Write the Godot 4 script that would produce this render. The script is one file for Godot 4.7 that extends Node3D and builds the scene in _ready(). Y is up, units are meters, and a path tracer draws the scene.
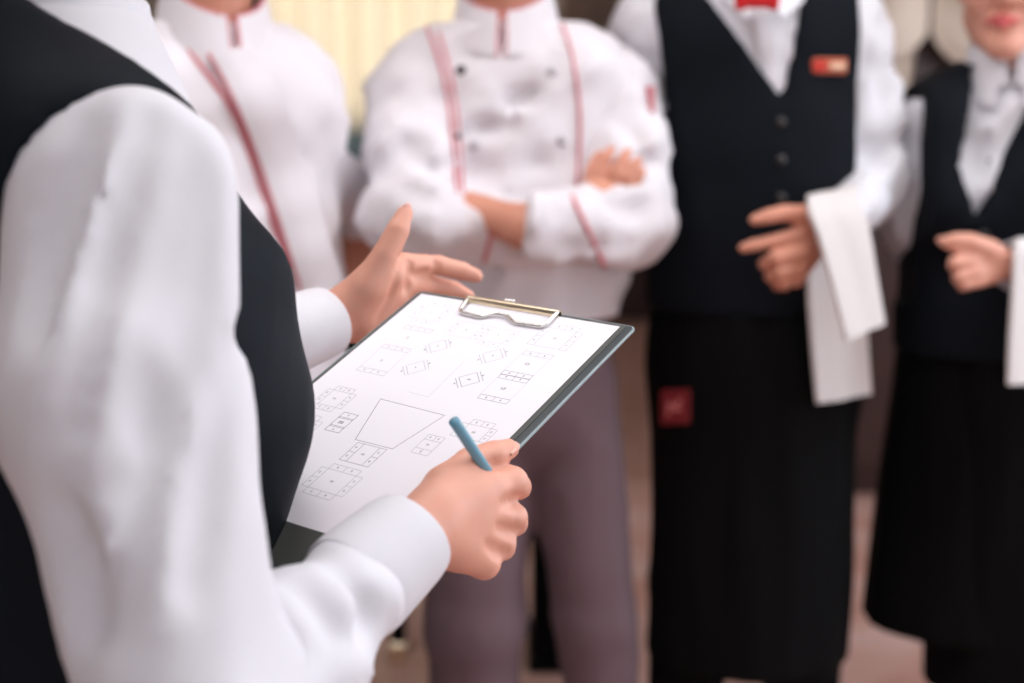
extends Node3D
# A manager with a clipboard briefs two cooks, a waiter and a waitress in a restaurant hall.

const FOCAL := 1422.0
const EYE := 1.36
const TILT := 10.0
const UP3 := Vector3(0, 1, 0)

# ---------------------------------------------------------------- measuring
# a sight line through the photograph, met with a chosen depth, gives a real place in metres
func at(px: float, py: float, depth: float) -> Vector3:
	var q := Vector3((px - 512.0) / FOCAL, (341.5 - py) / FOCAL, -1.0) * depth
	return Basis(Vector3(1, 0, 0), -deg_to_rad(TILT)) * q + Vector3(0, EYE, 0)

func wp(px: float, py: float, far: float) -> Vector3:      # the same, met with the upright plane z = -far
	var q := Basis(Vector3(1, 0, 0), -deg_to_rad(TILT)) * Vector3((px - 512.0) / FOCAL, (341.5 - py) / FOCAL, -1.0)
	return Vector3(0, EYE, 0) + q * (far / -q.z)

# ---------------------------------------------------------------- implicit shapes
class Buf:
	var v := PackedVector3Array()
	var i := PackedInt32Array()

class Field:
	var a := PackedVector3Array()
	var ab := PackedVector3Array()
	var inv := PackedFloat32Array()
	var ra := PackedFloat32Array()
	var rb := PackedFloat32Array()
	var k := PackedFloat32Array()
	var fl := PackedFloat32Array()
	var n := PackedVector3Array()
	var gl := PackedFloat32Array()
	var m := PackedVector3Array()
	var sgn := PackedFloat32Array()
	var planes: Array = []            # [normal, offset]: what lies beyond is cut away
	var noise: FastNoiseLite
	var warp := Basis.IDENTITY
	var amp := 0.0
	var noise2: FastNoiseLite
	var warp2 := Basis.IDENTITY
	var amp2 := 0.0
	var extra = null
	func cone(p: Vector3, q: Vector3, r0: float, r1: float, kk := 0.03, f := 1.0, nn := Vector3.ZERO, g := 1.0, mm := Vector3.ZERO, s := 1.0) -> void:
		a.append(p); ab.append(q - p)
		inv.append(1.0 / maxf((q - p).length_squared(), 1e-9))
		ra.append(r0); rb.append(r1 - r0); k.append(kk); fl.append(1.0 / f - 1.0); n.append(nn); gl.append(1.0 / g - 1.0); m.append(mm); sgn.append(s)
	func ball(p: Vector3, r: float, kk := 0.02, f := 1.0, nn := Vector3.ZERO, g := 1.0, mm := Vector3.ZERO, s := 1.0) -> void:
		cone(p, p, r, r, kk, f, nn, g, mm, s)
	func chain(pts: Array, rs: Array, kk := 0.03) -> void:
		for j in pts.size() - 1:
			cone(pts[j], pts[j + 1], rs[j], rs[j + 1], kk)
	func one(j: int, p: Vector3) -> float:
		var q := p - a[j]
		var t := clampf(q.dot(ab[j]) * inv[j], 0.0, 1.0)
		q -= ab[j] * t
		if fl[j] != 0.0:
			q += n[j] * (q.dot(n[j]) * fl[j])
		if gl[j] != 0.0:
			q += m[j] * (q.dot(m[j]) * gl[j])
		return q.length() - ra[j] - rb[j] * t
	func ev(p: Vector3, which: PackedInt32Array) -> float:
		var d := 1e3
		for j in which:
			var q := p - a[j]
			var t := clampf(q.dot(ab[j]) * inv[j], 0.0, 1.0)
			q -= ab[j] * t
			if fl[j] != 0.0:
				q += n[j] * (q.dot(n[j]) * fl[j])
			if gl[j] != 0.0:
				q += m[j] * (q.dot(m[j]) * gl[j])
			var e := q.length() - ra[j] - rb[j] * t
			var kk := k[j]
			if sgn[j] > 0.0:
				var h := kk - absf(d - e)
				d = minf(d, e)
				if h > 0.0:
					d -= h * h * 0.25 / kk
			else:
				e = -e
				var h2 := kk - absf(d - e)
				d = maxf(d, e)
				if h2 > 0.0:
					d += h2 * h2 * 0.25 / kk
		if amp != 0.0:
			d += amp * noise.get_noise_3dv(warp * p)
		if amp2 != 0.0:
			d += amp2 * (absf(noise2.get_noise_3dv(warp2 * p)) * 2.0 - 0.5)
		for c in planes:
			d = maxf(d, (c[0] as Vector3).dot(p) - (c[1] as float))
		if extra != null:
			d = extra.call(p, d)
		return d
	func all() -> PackedInt32Array:
		var o := PackedInt32Array()
		for j in a.size():
			o.append(j)
		return o
	func cut(normal: Vector3, p: Vector3) -> void:
		planes.append([normal.normalized(), normal.normalized().dot(p)])
	func bounds() -> AABB:
		var lo := Vector3.ONE * 1e6
		var hi := -lo
		for j in a.size():
			if sgn[j] < 0.0:
				continue
			var r := maxf(ra[j], ra[j] + rb[j]) + 0.03
			for e in [a[j], a[j] + ab[j]]:
				lo = lo.min(e - Vector3.ONE * r)
				hi = hi.max(e + Vector3.ONE * r)
		return AABB(lo, hi - lo)
	func reach(p: Vector3, dir: Vector3) -> Vector3:       # walk along dir until the surface
		var w := all()
		for s in 90:
			var d := ev(p, w)
			if d < 0.0006:
				break
			p += dir * clampf(d * 0.6, 0.0005, 0.05)
		return p

func net(f: Field, c: float, out: Buf) -> void:
	var box := f.bounds()
	var lo := box.position
	var nb := Vector3i((box.size / (c * 4.0)).ceil())
	var nx := nb.x * 4
	var ny := nb.y * 4
	var nz := nb.z * 4
	var sx := nx + 1
	var sxy := sx * (ny + 1)
	var val := PackedFloat32Array()
	val.resize(sxy * (nz + 1))
	val.fill(1e9)
	var everything := f.all()
	var rad := c * 4.0 * 0.87
	var cells := PackedInt32Array()
	var live: Array[Vector3i] = []
	for bz in nb.z:
		for by in nb.y:
			for bx in nb.x:
				var mid := lo + Vector3(bx + 0.5, by + 0.5, bz + 0.5) * (c * 4.0)
				var least := 1e9
				var ds := PackedFloat32Array()
				for j in everything:
					var e := f.one(j, mid)
					ds.append(e)
					if f.sgn[j] > 0.0:
						least = minf(least, e)
				if least > rad * 1.7 + absf(f.amp) + absf(f.amp2):
					continue
				var near := PackedInt32Array()
				for j in everything:
					if f.sgn[j] < 0.0 and ds[j] < rad * 1.7 + f.k[j]:
						near.append(j)
					elif f.sgn[j] > 0.0 and ds[j] < maxf(least, 0.0) + rad * 3.4 + f.k[j]:
						near.append(j)
				var dm := f.ev(mid, near)
				if absf(dm) > rad * 1.75:
					continue
				live.append(Vector3i(bx, by, bz))
				for z in 5:
					for y in 5:
						var row := (bz * 4 + z) * sxy + (by * 4 + y) * sx + bx * 4
						for x in 5:
							if val[row + x] > 1e8:
								val[row + x] = f.ev(lo + Vector3(bx * 4 + x, by * 4 + y, bz * 4 + z) * c, near)
	var vid := PackedInt32Array()
	vid.resize(val.size())
	vid.fill(-1)
	var offs := PackedInt32Array([0, 1, sx, sx + 1, sxy, sxy + 1, sxy + sx, sxy + sx + 1])
	var ea := PackedInt32Array([0, 2, 4, 6, 0, 1, 4, 5, 0, 1, 2, 3])
	var eb := PackedInt32Array([1, 3, 5, 7, 2, 3, 6, 7, 4, 5, 6, 7])
	for b in live:
		for z in 4:
			for y in 4:
				for x in 4:
					var gx := b.x * 4 + x
					var gy := b.y * 4 + y
					var gz := b.z * 4 + z
					var base := gz * sxy + gy * sx + gx
					var neg := 0
					for o in offs:
						if val[base + o] < 0.0:
							neg += 1
					if neg == 0 or neg == 8:
						continue
					var sum := Vector3.ZERO
					var cnt := 0
					for e in 12:
						var va := val[base + offs[ea[e]]]
						var vb := val[base + offs[eb[e]]]
						if (va < 0.0) != (vb < 0.0):
							var t := va / (va - vb)
							var ia := ea[e]
							var pa := Vector3(ia & 1, (ia >> 1) & 1, ia >> 2)
							if e < 4:
								pa.x += t
							elif e < 8:
								pa.y += t
							else:
								pa.z += t
							sum += pa
							cnt += 1
					vid[base] = out.v.size()
					out.v.append(lo + (Vector3(gx, gy, gz) + sum / cnt) * c)
					cells.append(base)
	for base in cells:
		var s0 := val[base] < 0.0
		for ax in 3:
			var st: int = [1, sx, sxy][ax]
			if val[base + st] > 1e8 or (val[base + st] < 0.0) == s0:
				continue
			var u: int = [sx, sxy, 1][ax]
			var w: int = [sxy, 1, sx][ax]
			if base - u - w < 0:
				continue
			var pa := vid[base - u - w]
			var pb := vid[base - w]
			var pc := vid[base]
			var pd := vid[base - u]
			if pa < 0 or pb < 0 or pc < 0 or pd < 0:
				continue
			if s0:
				out.i.append_array(PackedInt32Array([pa, pd, pc, pa, pc, pb]))
			else:
				out.i.append_array(PackedInt32Array([pa, pb, pc, pa, pc, pd]))

func relax(b: Buf, times: int, share := 0.5) -> void:      # even out small pits
	for t in times:
		var sum := PackedVector3Array()
		var cnt := PackedInt32Array()
		sum.resize(b.v.size())
		cnt.resize(b.v.size())
		for q in range(0, b.i.size(), 3):
			for e in 3:
				var p := b.i[q + e]
				sum[p] += b.v[b.i[q + (e + 1) % 3]] + b.v[b.i[q + (e + 2) % 3]]
				cnt[p] += 2
		for p in b.v.size():
			if cnt[p] > 0:
				b.v[p] = b.v[p].lerp(sum[p] / cnt[p], share)

func finish(b: Buf, called: String, mat: Material, parent: Node3D, smooth := true) -> MeshInstance3D:
	var nn := PackedVector3Array()
	var v := b.v
	var ix := b.i
	var off := Vector3.ZERO
	if parent.has_meta("floor_point"):
		off = parent.get_meta("floor_point")
	if not smooth:
		v = PackedVector3Array()
		for q in ix:
			v.append(b.v[q])
		ix = PackedInt32Array(range(v.size()))
	nn.resize(v.size())
	for t in range(0, ix.size(), 3):
		var p0 := v[ix[t]]
		var cr := (v[ix[t + 2]] - p0).cross(v[ix[t + 1]] - p0)
		nn[ix[t]] += cr
		nn[ix[t + 1]] += cr
		nn[ix[t + 2]] += cr
	for q in nn.size():
		nn[q] = nn[q].normalized() if nn[q].length_squared() > 1e-20 else UP3
	if off != Vector3.ZERO:
		for q in v.size():
			v[q] -= off
	var arr := []
	arr.resize(Mesh.ARRAY_MAX)
	arr[Mesh.ARRAY_VERTEX] = v
	arr[Mesh.ARRAY_NORMAL] = nn
	arr[Mesh.ARRAY_INDEX] = ix
	var me := ArrayMesh.new()
	me.add_surface_from_arrays(Mesh.PRIMITIVE_TRIANGLES, arr)
	var o := MeshInstance3D.new()
	o.name = called
	o.mesh = me
	o.material_override = mat
	parent.add_child(o, true)
	return o

func mould(f: Field, c: float, called: String, mat: Material, parent: Node3D) -> MeshInstance3D:
	var b := Buf.new()
	net(f, c, b)
	return finish(b, called, mat, parent)

# ---------------------------------------------------------------- swept and sheet shapes
func tube(b: Buf, pts: Array, r: float, sides := 8, squash := Vector3.ZERO, closed := false, taper := 1.0) -> void:
	var n := pts.size()
	var start := b.v.size()
	var side := Vector3.ZERO
	for j in n:
		var t: Vector3
		if closed:
			t = (pts[(j + 1) % n] - pts[(j - 1 + n) % n]).normalized()
		else:
			t = (pts[mini(j + 1, n - 1)] - pts[maxi(j - 1, 0)]).normalized()
		if side == Vector3.ZERO:
			side = t.cross(UP3 if absf(t.y) < 0.9 else Vector3(1, 0, 0)).normalized()
		side = (side - t * side.dot(t)).normalized()
		var up := t.cross(side)
		var rr := r * lerpf(1.0, taper, float(j) / maxf(n - 1, 1))
		for s in sides:
			var g := TAU * s / sides
			var q := side * cos(g) * rr + up * sin(g) * rr
			if squash != Vector3.ZERO:
				q -= squash * q.dot(squash) * 0.6
			b.v.append(pts[j] + q)
	var rings := n if closed else n - 1
	for j in rings:
		for s in sides:
			var p := start + j * sides + s
			var q := start + j * sides + (s + 1) % sides
			var p2 := start + ((j + 1) % n) * sides + s
			var q2 := start + ((j + 1) % n) * sides + (s + 1) % sides
			b.i.append_array(PackedInt32Array([p, q, p2, q, q2, p2]))
	if not closed:
		for e in 2:
			var cidx := b.v.size()
			var tip: Vector3 = (pts[n - 1] - pts[n - 2]).normalized() if e else (pts[0] - pts[1]).normalized()
			b.v.append((pts[n - 1] if e else pts[0]) + tip * r * 0.45 * (taper if e else 1.0))
			for s in sides:
				var p := start + (n - 1) * sides * e + s
				var q := start + (n - 1) * sides * e + (s + 1) % sides
				if e:
					b.i.append_array(PackedInt32Array([p, q, cidx]))
				else:
					b.i.append_array(PackedInt32Array([q, p, cidx]))

# a sheet with thickness from rows of points
func sheet(b: Buf, rows: Array, th: float, wrap := false) -> void:
	var nr := rows.size()
	var nc: int = rows[0].size()
	var start := b.v.size()
	var normals := []
	for i in nr:
		for j in nc:
			var du: Vector3 = rows[(i + 1) % nr if wrap else mini(i + 1, nr - 1)][j] - rows[(i - 1 + nr) % nr if wrap else maxi(i - 1, 0)][j]
			var dv: Vector3 = rows[i][mini(j + 1, nc - 1)] - rows[i][maxi(j - 1, 0)]
			normals.append(du.cross(dv).normalized())
	for s in [0.5, -0.5]:
		for i in nr:
			for j in nc:
				b.v.append(rows[i][j] + normals[i * nc + j] * th * s)
	var half := nr * nc
	for i in (nr if wrap else nr - 1):
		for j in nc - 1:
			var i2 := (i + 1) % nr
			var p := start + i * nc + j
			var q := start + i2 * nc + j
			b.i.append_array(PackedInt32Array([p, p + 1, q, p + 1, q + 1, q]))
			p += half
			q += half
			b.i.append_array(PackedInt32Array([p, q, p + 1, p + 1, q, q + 1]))
	var rim := []
	if wrap:
		for e in [0, nc - 1]:
			for i in nr:
				rim.append([i * nc + e, ((i + 1) % nr) * nc + e, e == 0])
	else:
		for i in nr - 1:
			rim.append([i * nc, (i + 1) * nc, true])
			rim.append([i * nc + nc - 1, (i + 1) * nc + nc - 1, false])
		for j in nc - 1:
			rim.append([j, j + 1, false])
			rim.append([(nr - 1) * nc + j, (nr - 1) * nc + j + 1, true])
	for e in rim:
		var k0 := b.v.size()
		for q in [e[0], e[1], e[0] + half, e[1] + half]:
			b.v.append(b.v[start + q])
		if e[2]:
			b.i.append_array(PackedInt32Array([k0, k0 + 1, k0 + 2, k0 + 1, k0 + 3, k0 + 2]))
		else:
			b.i.append_array(PackedInt32Array([k0, k0 + 2, k0 + 1, k0 + 1, k0 + 2, k0 + 3]))

func curve(pts: Array, n: int) -> Array:                  # Catmull-Rom through the points
	var o := []
	for s in n:
		var x := float(s) / (n - 1) * (pts.size() - 1)
		var j := mini(int(x), pts.size() - 2)
		o.append((pts[j] as Vector3).cubic_interpolate(pts[j + 1], pts[maxi(j - 1, 0)], pts[mini(j + 2, pts.size() - 1)], x - j))
	return o

func box(b: Buf, lo: Vector3, hi: Vector3, bev := 0.004, turn := Basis.IDENTITY, org := Vector3.ZERO) -> void:
	# a box whose twelve edges are chamfered
	var mid := (lo + hi) * 0.5
	var h := (hi - lo) * 0.5
	var e := minf(bev, minf(h.x, minf(h.y, h.z)) * 0.6)
	var st := b.v.size()
	for s in 8:
		var g := Vector3(1 if s & 1 else -1, 1 if s & 2 else -1, 1 if s & 4 else -1)
		for ax in 3:
			var q := h - Vector3.ONE * e
			q[ax] = h[ax]
			b.v.append(org + turn * (mid + g * q))
	var put := func(arr: Array):
		var p: Vector3 = b.v[st + arr[0]]
		var cr: Vector3 = (b.v[st + arr[2]] - p).cross(b.v[st + arr[1]] - p)
		var ce := Vector3.ZERO
		for q in arr:
			ce += b.v[st + q]
		ce = ce / arr.size() - (org + turn * mid)
		var flip := cr.dot(ce) < 0.0
		for t in range(1, arr.size() - 1):
			var tri := [arr[0], arr[t + 1], arr[t]] if flip else [arr[0], arr[t], arr[t + 1]]
			for q in tri:
				b.i.append(st + q)
	for ax in 3:
		var u: int = 1 << ((ax + 1) % 3)
		var w: int = 1 << ((ax + 2) % 3)
		for s in [0, 1 << ax]:
			put.call([s * 3 + ax, (s | u) * 3 + ax, (s | u | w) * 3 + ax, (s | w) * 3 + ax])
	for ax in 3:
		var o1 := (ax + 1) % 3
		var o2 := (ax + 2) % 3
		for s1 in [0, 1 << o1]:
			for s2 in [0, 1 << o2]:
				var s: int = s1 | s2
				var s3: int = s | (1 << ax)
				put.call([s * 3 + o1, s3 * 3 + o1, s3 * 3 + o2, s * 3 + o2])
	for s in 8:
		put.call([s * 3, s * 3 + 1, s * 3 + 2])

func boxy(called: String, lo: Vector3, hi: Vector3, mat: Material, parent: Node3D, bev := 0.004) -> MeshInstance3D:
	var b := Buf.new()
	box(b, lo, hi, bev)
	return finish(b, called, mat, parent, false)

# ---------------------------------------------------------------- naming
var used := {}
func thing(called: String, label: String, category: String, base: Vector3, group := "") -> Node3D:
	var o := Node3D.new()
	var n: int = used.get(called, 0)
	used[called] = n + 1
	o.name = called if n == 0 else "%s_%03d" % [called, n]
	add_child(o)
	o.position = base
	o.set_meta("floor_point", base)
	o.set_meta("label", label)
	o.set_meta("category", category)
	if group:
		o.set_meta("group", group)
	return o

func setting(called: String, base := Vector3.ZERO) -> Node3D:
	var o := Node3D.new()
	o.name = called
	add_child(o)
	o.position = base
	o.set_meta("floor_point", base)
	o.set_meta("kind", "structure")
	return o

# ---------------------------------------------------------------- materials
var mats := {}
func mat(called: String, c: Color, rough := 0.8, metal := 0.0, sheen := 0.0) -> StandardMaterial3D:
	var m := StandardMaterial3D.new()
	m.resource_name = called
	m.albedo_color = c
	m.roughness = rough
	m.metallic = metal
	if sheen > 0.0:
		m.rim_enabled = true
		m.rim = sheen
	if c.v < 0.15:
		m.metallic_specular = 0.2
	mats[called] = m
	return m

func mottle(m: StandardMaterial3D, c0: Color, c1: Color, freq: float, size: float, seed_ := 1, stretch := Vector3.ONE) -> void:
	var nz := FastNoiseLite.new()
	nz.seed = seed_
	nz.frequency = freq
	nz.fractal_octaves = 4
	var w := 256
	var im := Image.create(w, w, false, Image.FORMAT_RGB8)
	for y in w:
		for x in w:
			# seamless by mixing the wrapped copies
			var u := float(x) / w
			var v := float(y) / w
			var t := nz.get_noise_2d(x, y) * (1 - u) * (1 - v) + nz.get_noise_2d(x - w, y) * u * (1 - v) + nz.get_noise_2d(x, y - w) * (1 - u) * v + nz.get_noise_2d(x - w, y - w) * u * v
			im.set_pixel(x, y, c0.lerp(c1, clampf(0.5 + t * 1.1, 0, 1)))
	m.albedo_color = Color.WHITE
	m.albedo_texture = ImageTexture.create_from_image(im)
	m.uv1_triplanar = true
	m.uv1_world_triplanar = true
	m.uv1_scale = stretch / size

func weave(m: StandardMaterial3D, size: float, depth: float) -> void:
	var w := 128
	var im := Image.create(w, w, false, Image.FORMAT_RGB8)
	for y in w:
		for x in w:
			var h := 0.5 + 0.25 * sin(TAU * x * 16.0 / w) * cos(TAU * y * 8.0 / w) + 0.25 * sin(TAU * (x + y) * 8.0 / w)
			im.set_pixel(x, y, Color(h, h, h))
	im.bump_map_to_normal_map(depth)
	m.normal_enabled = true
	m.normal_texture = ImageTexture.create_from_image(im)
	m.normal_scale = 0.25
	m.uv1_triplanar = true
	m.uv1_scale = Vector3.ONE / size

func noise_of(seed_: int, freq: float, oct := 2) -> FastNoiseLite:
	var n := FastNoiseLite.new()
	n.seed = seed_
	n.frequency = freq
	n.fractal_octaves = oct
	n.noise_type = FastNoiseLite.TYPE_SIMPLEX_SMOOTH
	return n

# long folds that run along dir
func folds(f: Field, seed_: int, dir: Vector3, freq: float, amp: float, along := 0.2) -> void:
	var d := dir.normalized()
	var s := d.cross(Vector3(0.31, 0.2, 0.93)).normalized()
	var t := d.cross(s)
	f.noise = noise_of(seed_, freq)
	f.warp = Basis(d * along, s, t).transposed()
	f.amp = amp

func wrinkles(f: Field, seed_: int, dir: Vector3, freq: float, amp: float, along := 0.35) -> void:
	var d := dir.normalized()
	var s := d.cross(Vector3(0.31, 0.2, 0.93)).normalized()
	var t := d.cross(s)
	f.noise2 = noise_of(seed_, freq, 1)
	f.warp2 = Basis(d * along, s, t).transposed()
	f.amp2 = amp

# ---------------------------------------------------------------- people
func torso(f: Field, c: Vector3, fd: Vector3, h: float, g := 0.0, slim := 1.0) -> void:
	var r := fd.cross(UP3)
	var p := func(y: float, fw := 0.0) -> Vector3: return Vector3(c.x, y * h, c.z) + fd * fw
	f.cone(p.call(0.79) - r * 0.115 * slim, p.call(0.79) + r * 0.115 * slim, 0.056 + g, 0.056 + g, 0.05)
	f.cone(p.call(0.765), p.call(0.69, 0.01), 0.158 * slim + g, 0.15 * slim + g, 0.08, 0.68, fd)
	f.cone(p.call(0.68, 0.01), p.call(0.60, 0.005), 0.148 * slim + g, 0.145 * slim + g, 0.08, 0.74, fd)
	f.cone(p.call(0.585), p.call(0.50), 0.155 * slim + g, 0.168 * slim + g, 0.08, 0.72, fd)
	f.cone(p.call(0.80, -0.01), p.call(0.86), 0.07 + g * 0.6, 0.052 + g * 0.6, 0.05)
	for e in [-1, 1]:
		f.cone(p.call(0.835, -0.012) + r * 0.03 * e, p.call(0.802, -0.005) + r * 0.125 * e * slim, 0.045 + g, 0.045 + g, 0.05)

func neck(f: Field, c: Vector3, fd: Vector3, h: float, r := 0.056) -> void:
	f.cone(Vector3(c.x, 0.80 * h, c.z), Vector3(c.x, 0.89 * h, c.z) + fd * 0.02, r, r * 0.93, 0.03)

func head(body: Buf, root: Node3D, c: Vector3, fd: Vector3, h: float, skin: Material, hair_color: Color, long_hair := false, lip := Color(0.74, 0.36, 0.34), sc := 1.0) -> void:
	var r := fd.cross(UP3)
	var o := Vector3(c.x, 0.932 * h, c.z) + fd * 0.015
	var q := func(x: float, y: float, z: float) -> Vector3: return o + (r * x + UP3 * y + fd * z) * sc
	var f := Field.new()
	f.ball(q.call(0, 0.035, -0.012), 0.092 * sc, 0.03, 0.83, r, 1.06, fd)
	f.ball(q.call(0, -0.02, 0.028), 0.09 * sc, 0.03, 0.72, r, 0.74, fd)
	f.cone(q.call(-0.05, -0.06, 0.0), q.call(-0.012, -0.1, 0.062), 0.02 * sc, 0.017 * sc, 0.03)
	f.cone(q.call(0.05, -0.06, 0.0), q.call(0.012, -0.1, 0.062), 0.02 * sc, 0.017 * sc, 0.03)
	f.ball(q.call(0, -0.1, 0.07), 0.019 * sc, 0.02)
	f.cone(q.call(-0.028, 0.028, 0.083), q.call(0.028, 0.028, 0.083), 0.011 * sc, 0.011 * sc, 0.02)
	f.cone(q.call(0, 0.012, 0.093), q.call(0, -0.03, 0.112), 0.0085 * sc, 0.0125 * sc, 0.012)
	for s in [-1, 1]:
		f.ball(q.call(0.012 * s, -0.034, 0.1), 0.009 * sc, 0.008)
		f.ball(q.call(0.038 * s, -0.025, 0.07), 0.026 * sc, 0.03)
		f.ball(q.call(0.076 * s, -0.005, -0.012), 0.03 * sc, 0.012, 0.3, r, 0.62, fd)
		f.ball(q.call(0.031 * s, 0.008, 0.098), 0.0165 * sc, 0.008, 0.62, UP3, 1.0, Vector3.ZERO, -1.0)
	f.ball(q.call(0, -0.066, 0.082), 0.02 * sc, 0.02, 0.7, UP3)
	f.cone(Vector3(c.x, 0.84 * h, c.z), q.call(0, -0.06, -0.01), 0.052 * sc, 0.055 * sc, 0.03)
	net(f, 0.0045, body)
	var lf := Field.new()
	for s in [-1, 1]:
		lf.cone(q.call(0.004 * s, -0.0625, 0.1), q.call(0.022 * s, -0.0672, 0.0905), 0.0052 * sc, 0.0032 * sc, 0.006)
		lf.cone(q.call(0, -0.0725, 0.0985), q.call(0.019 * s, -0.069, 0.091), 0.0062 * sc, 0.003 * sc, 0.006)
	mould(lf, 0.002, "lips", mat("lip colour", lip, 0.45), root)
	for s in [-1, 1]:
		var e := Buf.new()
		var ef := Field.new()
		ef.ball(q.call(0.031 * s, 0.008, 0.076), 0.0118 * sc)
		net(ef, 0.004, e)
		finish(e, "eye", mats["eye white"], root)
		var pf := Field.new()
		pf.ball(q.call(0.031 * s, 0.008, 0.0862), 0.0052 * sc, 0.01, 0.5, fd)
		mould(pf, 0.0018, "iris", mats["iris"], root)
		var bf := Field.new()
		bf.chain([q.call(0.014 * s, 0.03, 0.095), q.call(0.034 * s, 0.036, 0.09), q.call(0.052 * s, 0.03, 0.076)], [0.003, 0.0035, 0.002], 0.003)
		mould(bf, 0.002, "eyebrow", mat("eyebrow", hair_color.darkened(0.1)), root)
	var hf := Field.new()
	hf.ball(q.call(0, 0.045, -0.02), 0.1 * sc, 0.03, 0.86, r, 1.07, fd)
	if long_hair:
		hf.ball(q.call(0, -0.03, -0.06), 0.06 * sc, 0.03)
		hf.ball(q.call(0, 0.02, -0.125), 0.042 * sc, 0.01)
		hf.cut((fd * 0.95 + UP3 * -0.7), q.call(0, 0.055, 0.055))
	else:
		hf.ball(q.call(0, 0.0, -0.05), 0.075 * sc, 0.03)
		hf.cut((fd * 0.8 + UP3 * -0.75), q.call(0, 0.055, 0.05))
	hf.noise = noise_of(7, 60.0)
	hf.amp = 0.002
	mould(hf, 0.006, "hair", mat("hair", hair_color, 0.55), root)

# wrist, four knuckles, four chains that start at the knuckles, thumb chain
func hand(out: Buf, arm: Vector3, wrist: Vector3, fingers: Array, thumb: Array, s := 1.0, c := 0.003, back := [], marks := [], start := 0.8) -> Field:
	var f := Field.new()
	f.cone(arm, wrist, 0.0255 * s, 0.0235 * s, 0.006)
	var fr := [[0.0125, 0.0095, 0.0088, 0.0072], [0.0128, 0.0098, 0.009, 0.0074], [0.012, 0.0092, 0.0084, 0.007], [0.0108, 0.0082, 0.0074, 0.0062]]
	for j in 4:
		var kn: Vector3 = fingers[j][0]
		f.cone(wrist.lerp(kn, 0.12), kn, 0.0185 * s, 0.0118 * s, 0.006)
	for j in 3:
		f.cone(wrist.lerp(fingers[j][0], 0.55), wrist.lerp(fingers[j + 1][0], 0.55), 0.0135 * s, 0.0135 * s, 0.008)
	for e in back:
		f.cone(e[0], e[1], e[2], e[3], 0.01)
	for j in 4:
		var pts: Array = fingers[j]
		for t in pts.size() - 1:
			f.cone(pts[t], pts[t + 1], fr[j][t] * s, fr[j][t + 1] * s, 0.004 if t == 0 else 0.002)
	var tr := [0.0155, 0.0122, 0.0106, 0.0078]
	f.cone(wrist.lerp(thumb[0], 0.15), thumb[0], 0.02 * s, tr[0] * s, 0.01)
	for t in thumb.size() - 1:
		f.cone(thumb[t], thumb[t + 1], tr[t] * s, tr[t + 1] * s, 0.006 if t == 0 else 0.0015)
	if marks:
		creases(f, marks, 0.0036, 0.004, start)
	var own := Buf.new()
	net(f, c, own)
	relax(own, 2)
	var first := out.v.size()
	out.v.append_array(own.v)
	for q in own.i:
		out.i.append(first + q)
	return f

# cloth creases: grooves pressed along lines of the cloth
func creases(f: Field, lines: Array, r := 0.011, k := 0.022, start := 0.45, lift := 0.62) -> void:
	var got := []
	for ln in lines:
		got.append(stuck(f, ln, 17, start))
	for pts in got:
		for j in 16:
			var out_dir: Vector3 = (Vector3(0, EYE, 0) - pts[j]).normalized() * r * lift
			f.cone(pts[j] + out_dir, pts[j + 1] + out_dir, r * (0.4 + 0.6 * sin(PI * j / 16.0)), r * (0.4 + 0.6 * sin(PI * (j + 1) / 16.0)), k, 1.0, Vector3.ZERO, 1.0, Vector3.ZERO, -1.0)

func nail(root: Node3D, tip: Vector3, along: Vector3, out_dir: Vector3, w := 0.0052) -> void:
	var f := Field.new()
	f.cone(tip - along.normalized() * 0.004, tip + along.normalized() * 0.003, w, w * 0.9, 0.002, 0.25, out_dir.normalized())
	mould(f, 0.0012, "fingernail", mats["nail"], root)

func cuff(root: Node3D, a: Vector3, b: Vector3, r0: float, r1: float, m: Material, called := "cuff") -> void:
	var ax := (b - a).normalized()
	var s := ax.cross(UP3).normalized()
	var t := ax.cross(s)
	var rows := []
	for i in 32:
		var g := TAU * i / 32.0
		var row := []
		for j in 7:
			var u := j / 6.0
			var rr := lerpf(r0, r1, u) * (1.0 + 0.02 * sin(g * 3.0 + u * 2.0)) - (0.0012 if j == 6 or j == 0 else 0.0)
			row.append(a.lerp(b, u) + (s * cos(g) + t * sin(g)) * rr)
		rows.append(row)
	var bf := Buf.new()
	sheet(bf, rows, 0.0028, true)
	finish(bf, called, m, root)

func band(root: Node3D, called: String, c: Vector3, fd: Vector3, y0: float, y1: float, r0: float, r1: float, gap: float, m: Material, dip := 0.0, th := 0.004) -> Array:
	var r := fd.cross(UP3)
	var rows := []
	for i in 33:
		var g := lerpf(gap, TAU - gap, i / 32.0)
		var row := []
		for j in 5:
			var u := j / 4.0
			var rr := lerpf(r0, r1, u)
			row.append(Vector3(c.x, lerpf(y0 - dip * maxf(cos(g), 0.0), y1 - dip * 1.2 * maxf(cos(g), 0.0), u), c.z) + fd * cos(g) * rr * 1.05 + r * sin(g) * rr)
		rows.append(row)
	var bf := Buf.new()
	sheet(bf, rows, th)
	finish(bf, called, m, root)
	return rows

func on(f: Field, px: float, py: float, start := 1.6) -> Vector3:      # where a sight line meets the cloth
	var p := at(px, py, start)
	return f.reach(p, (p - Vector3(0, EYE, 0)).normalized())

func stuck(f: Field, pts: Array, n: int, start := 1.6, lift := 0.0) -> Array:
	var flat := []
	for p in pts:
		flat.append(Vector3(p[0], p[1], 0))
	var o := []
	for p in curve(flat, n):
		o.append(on(f, p.x, p.y, start) + Vector3(0, 0, lift))
	return o

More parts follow.
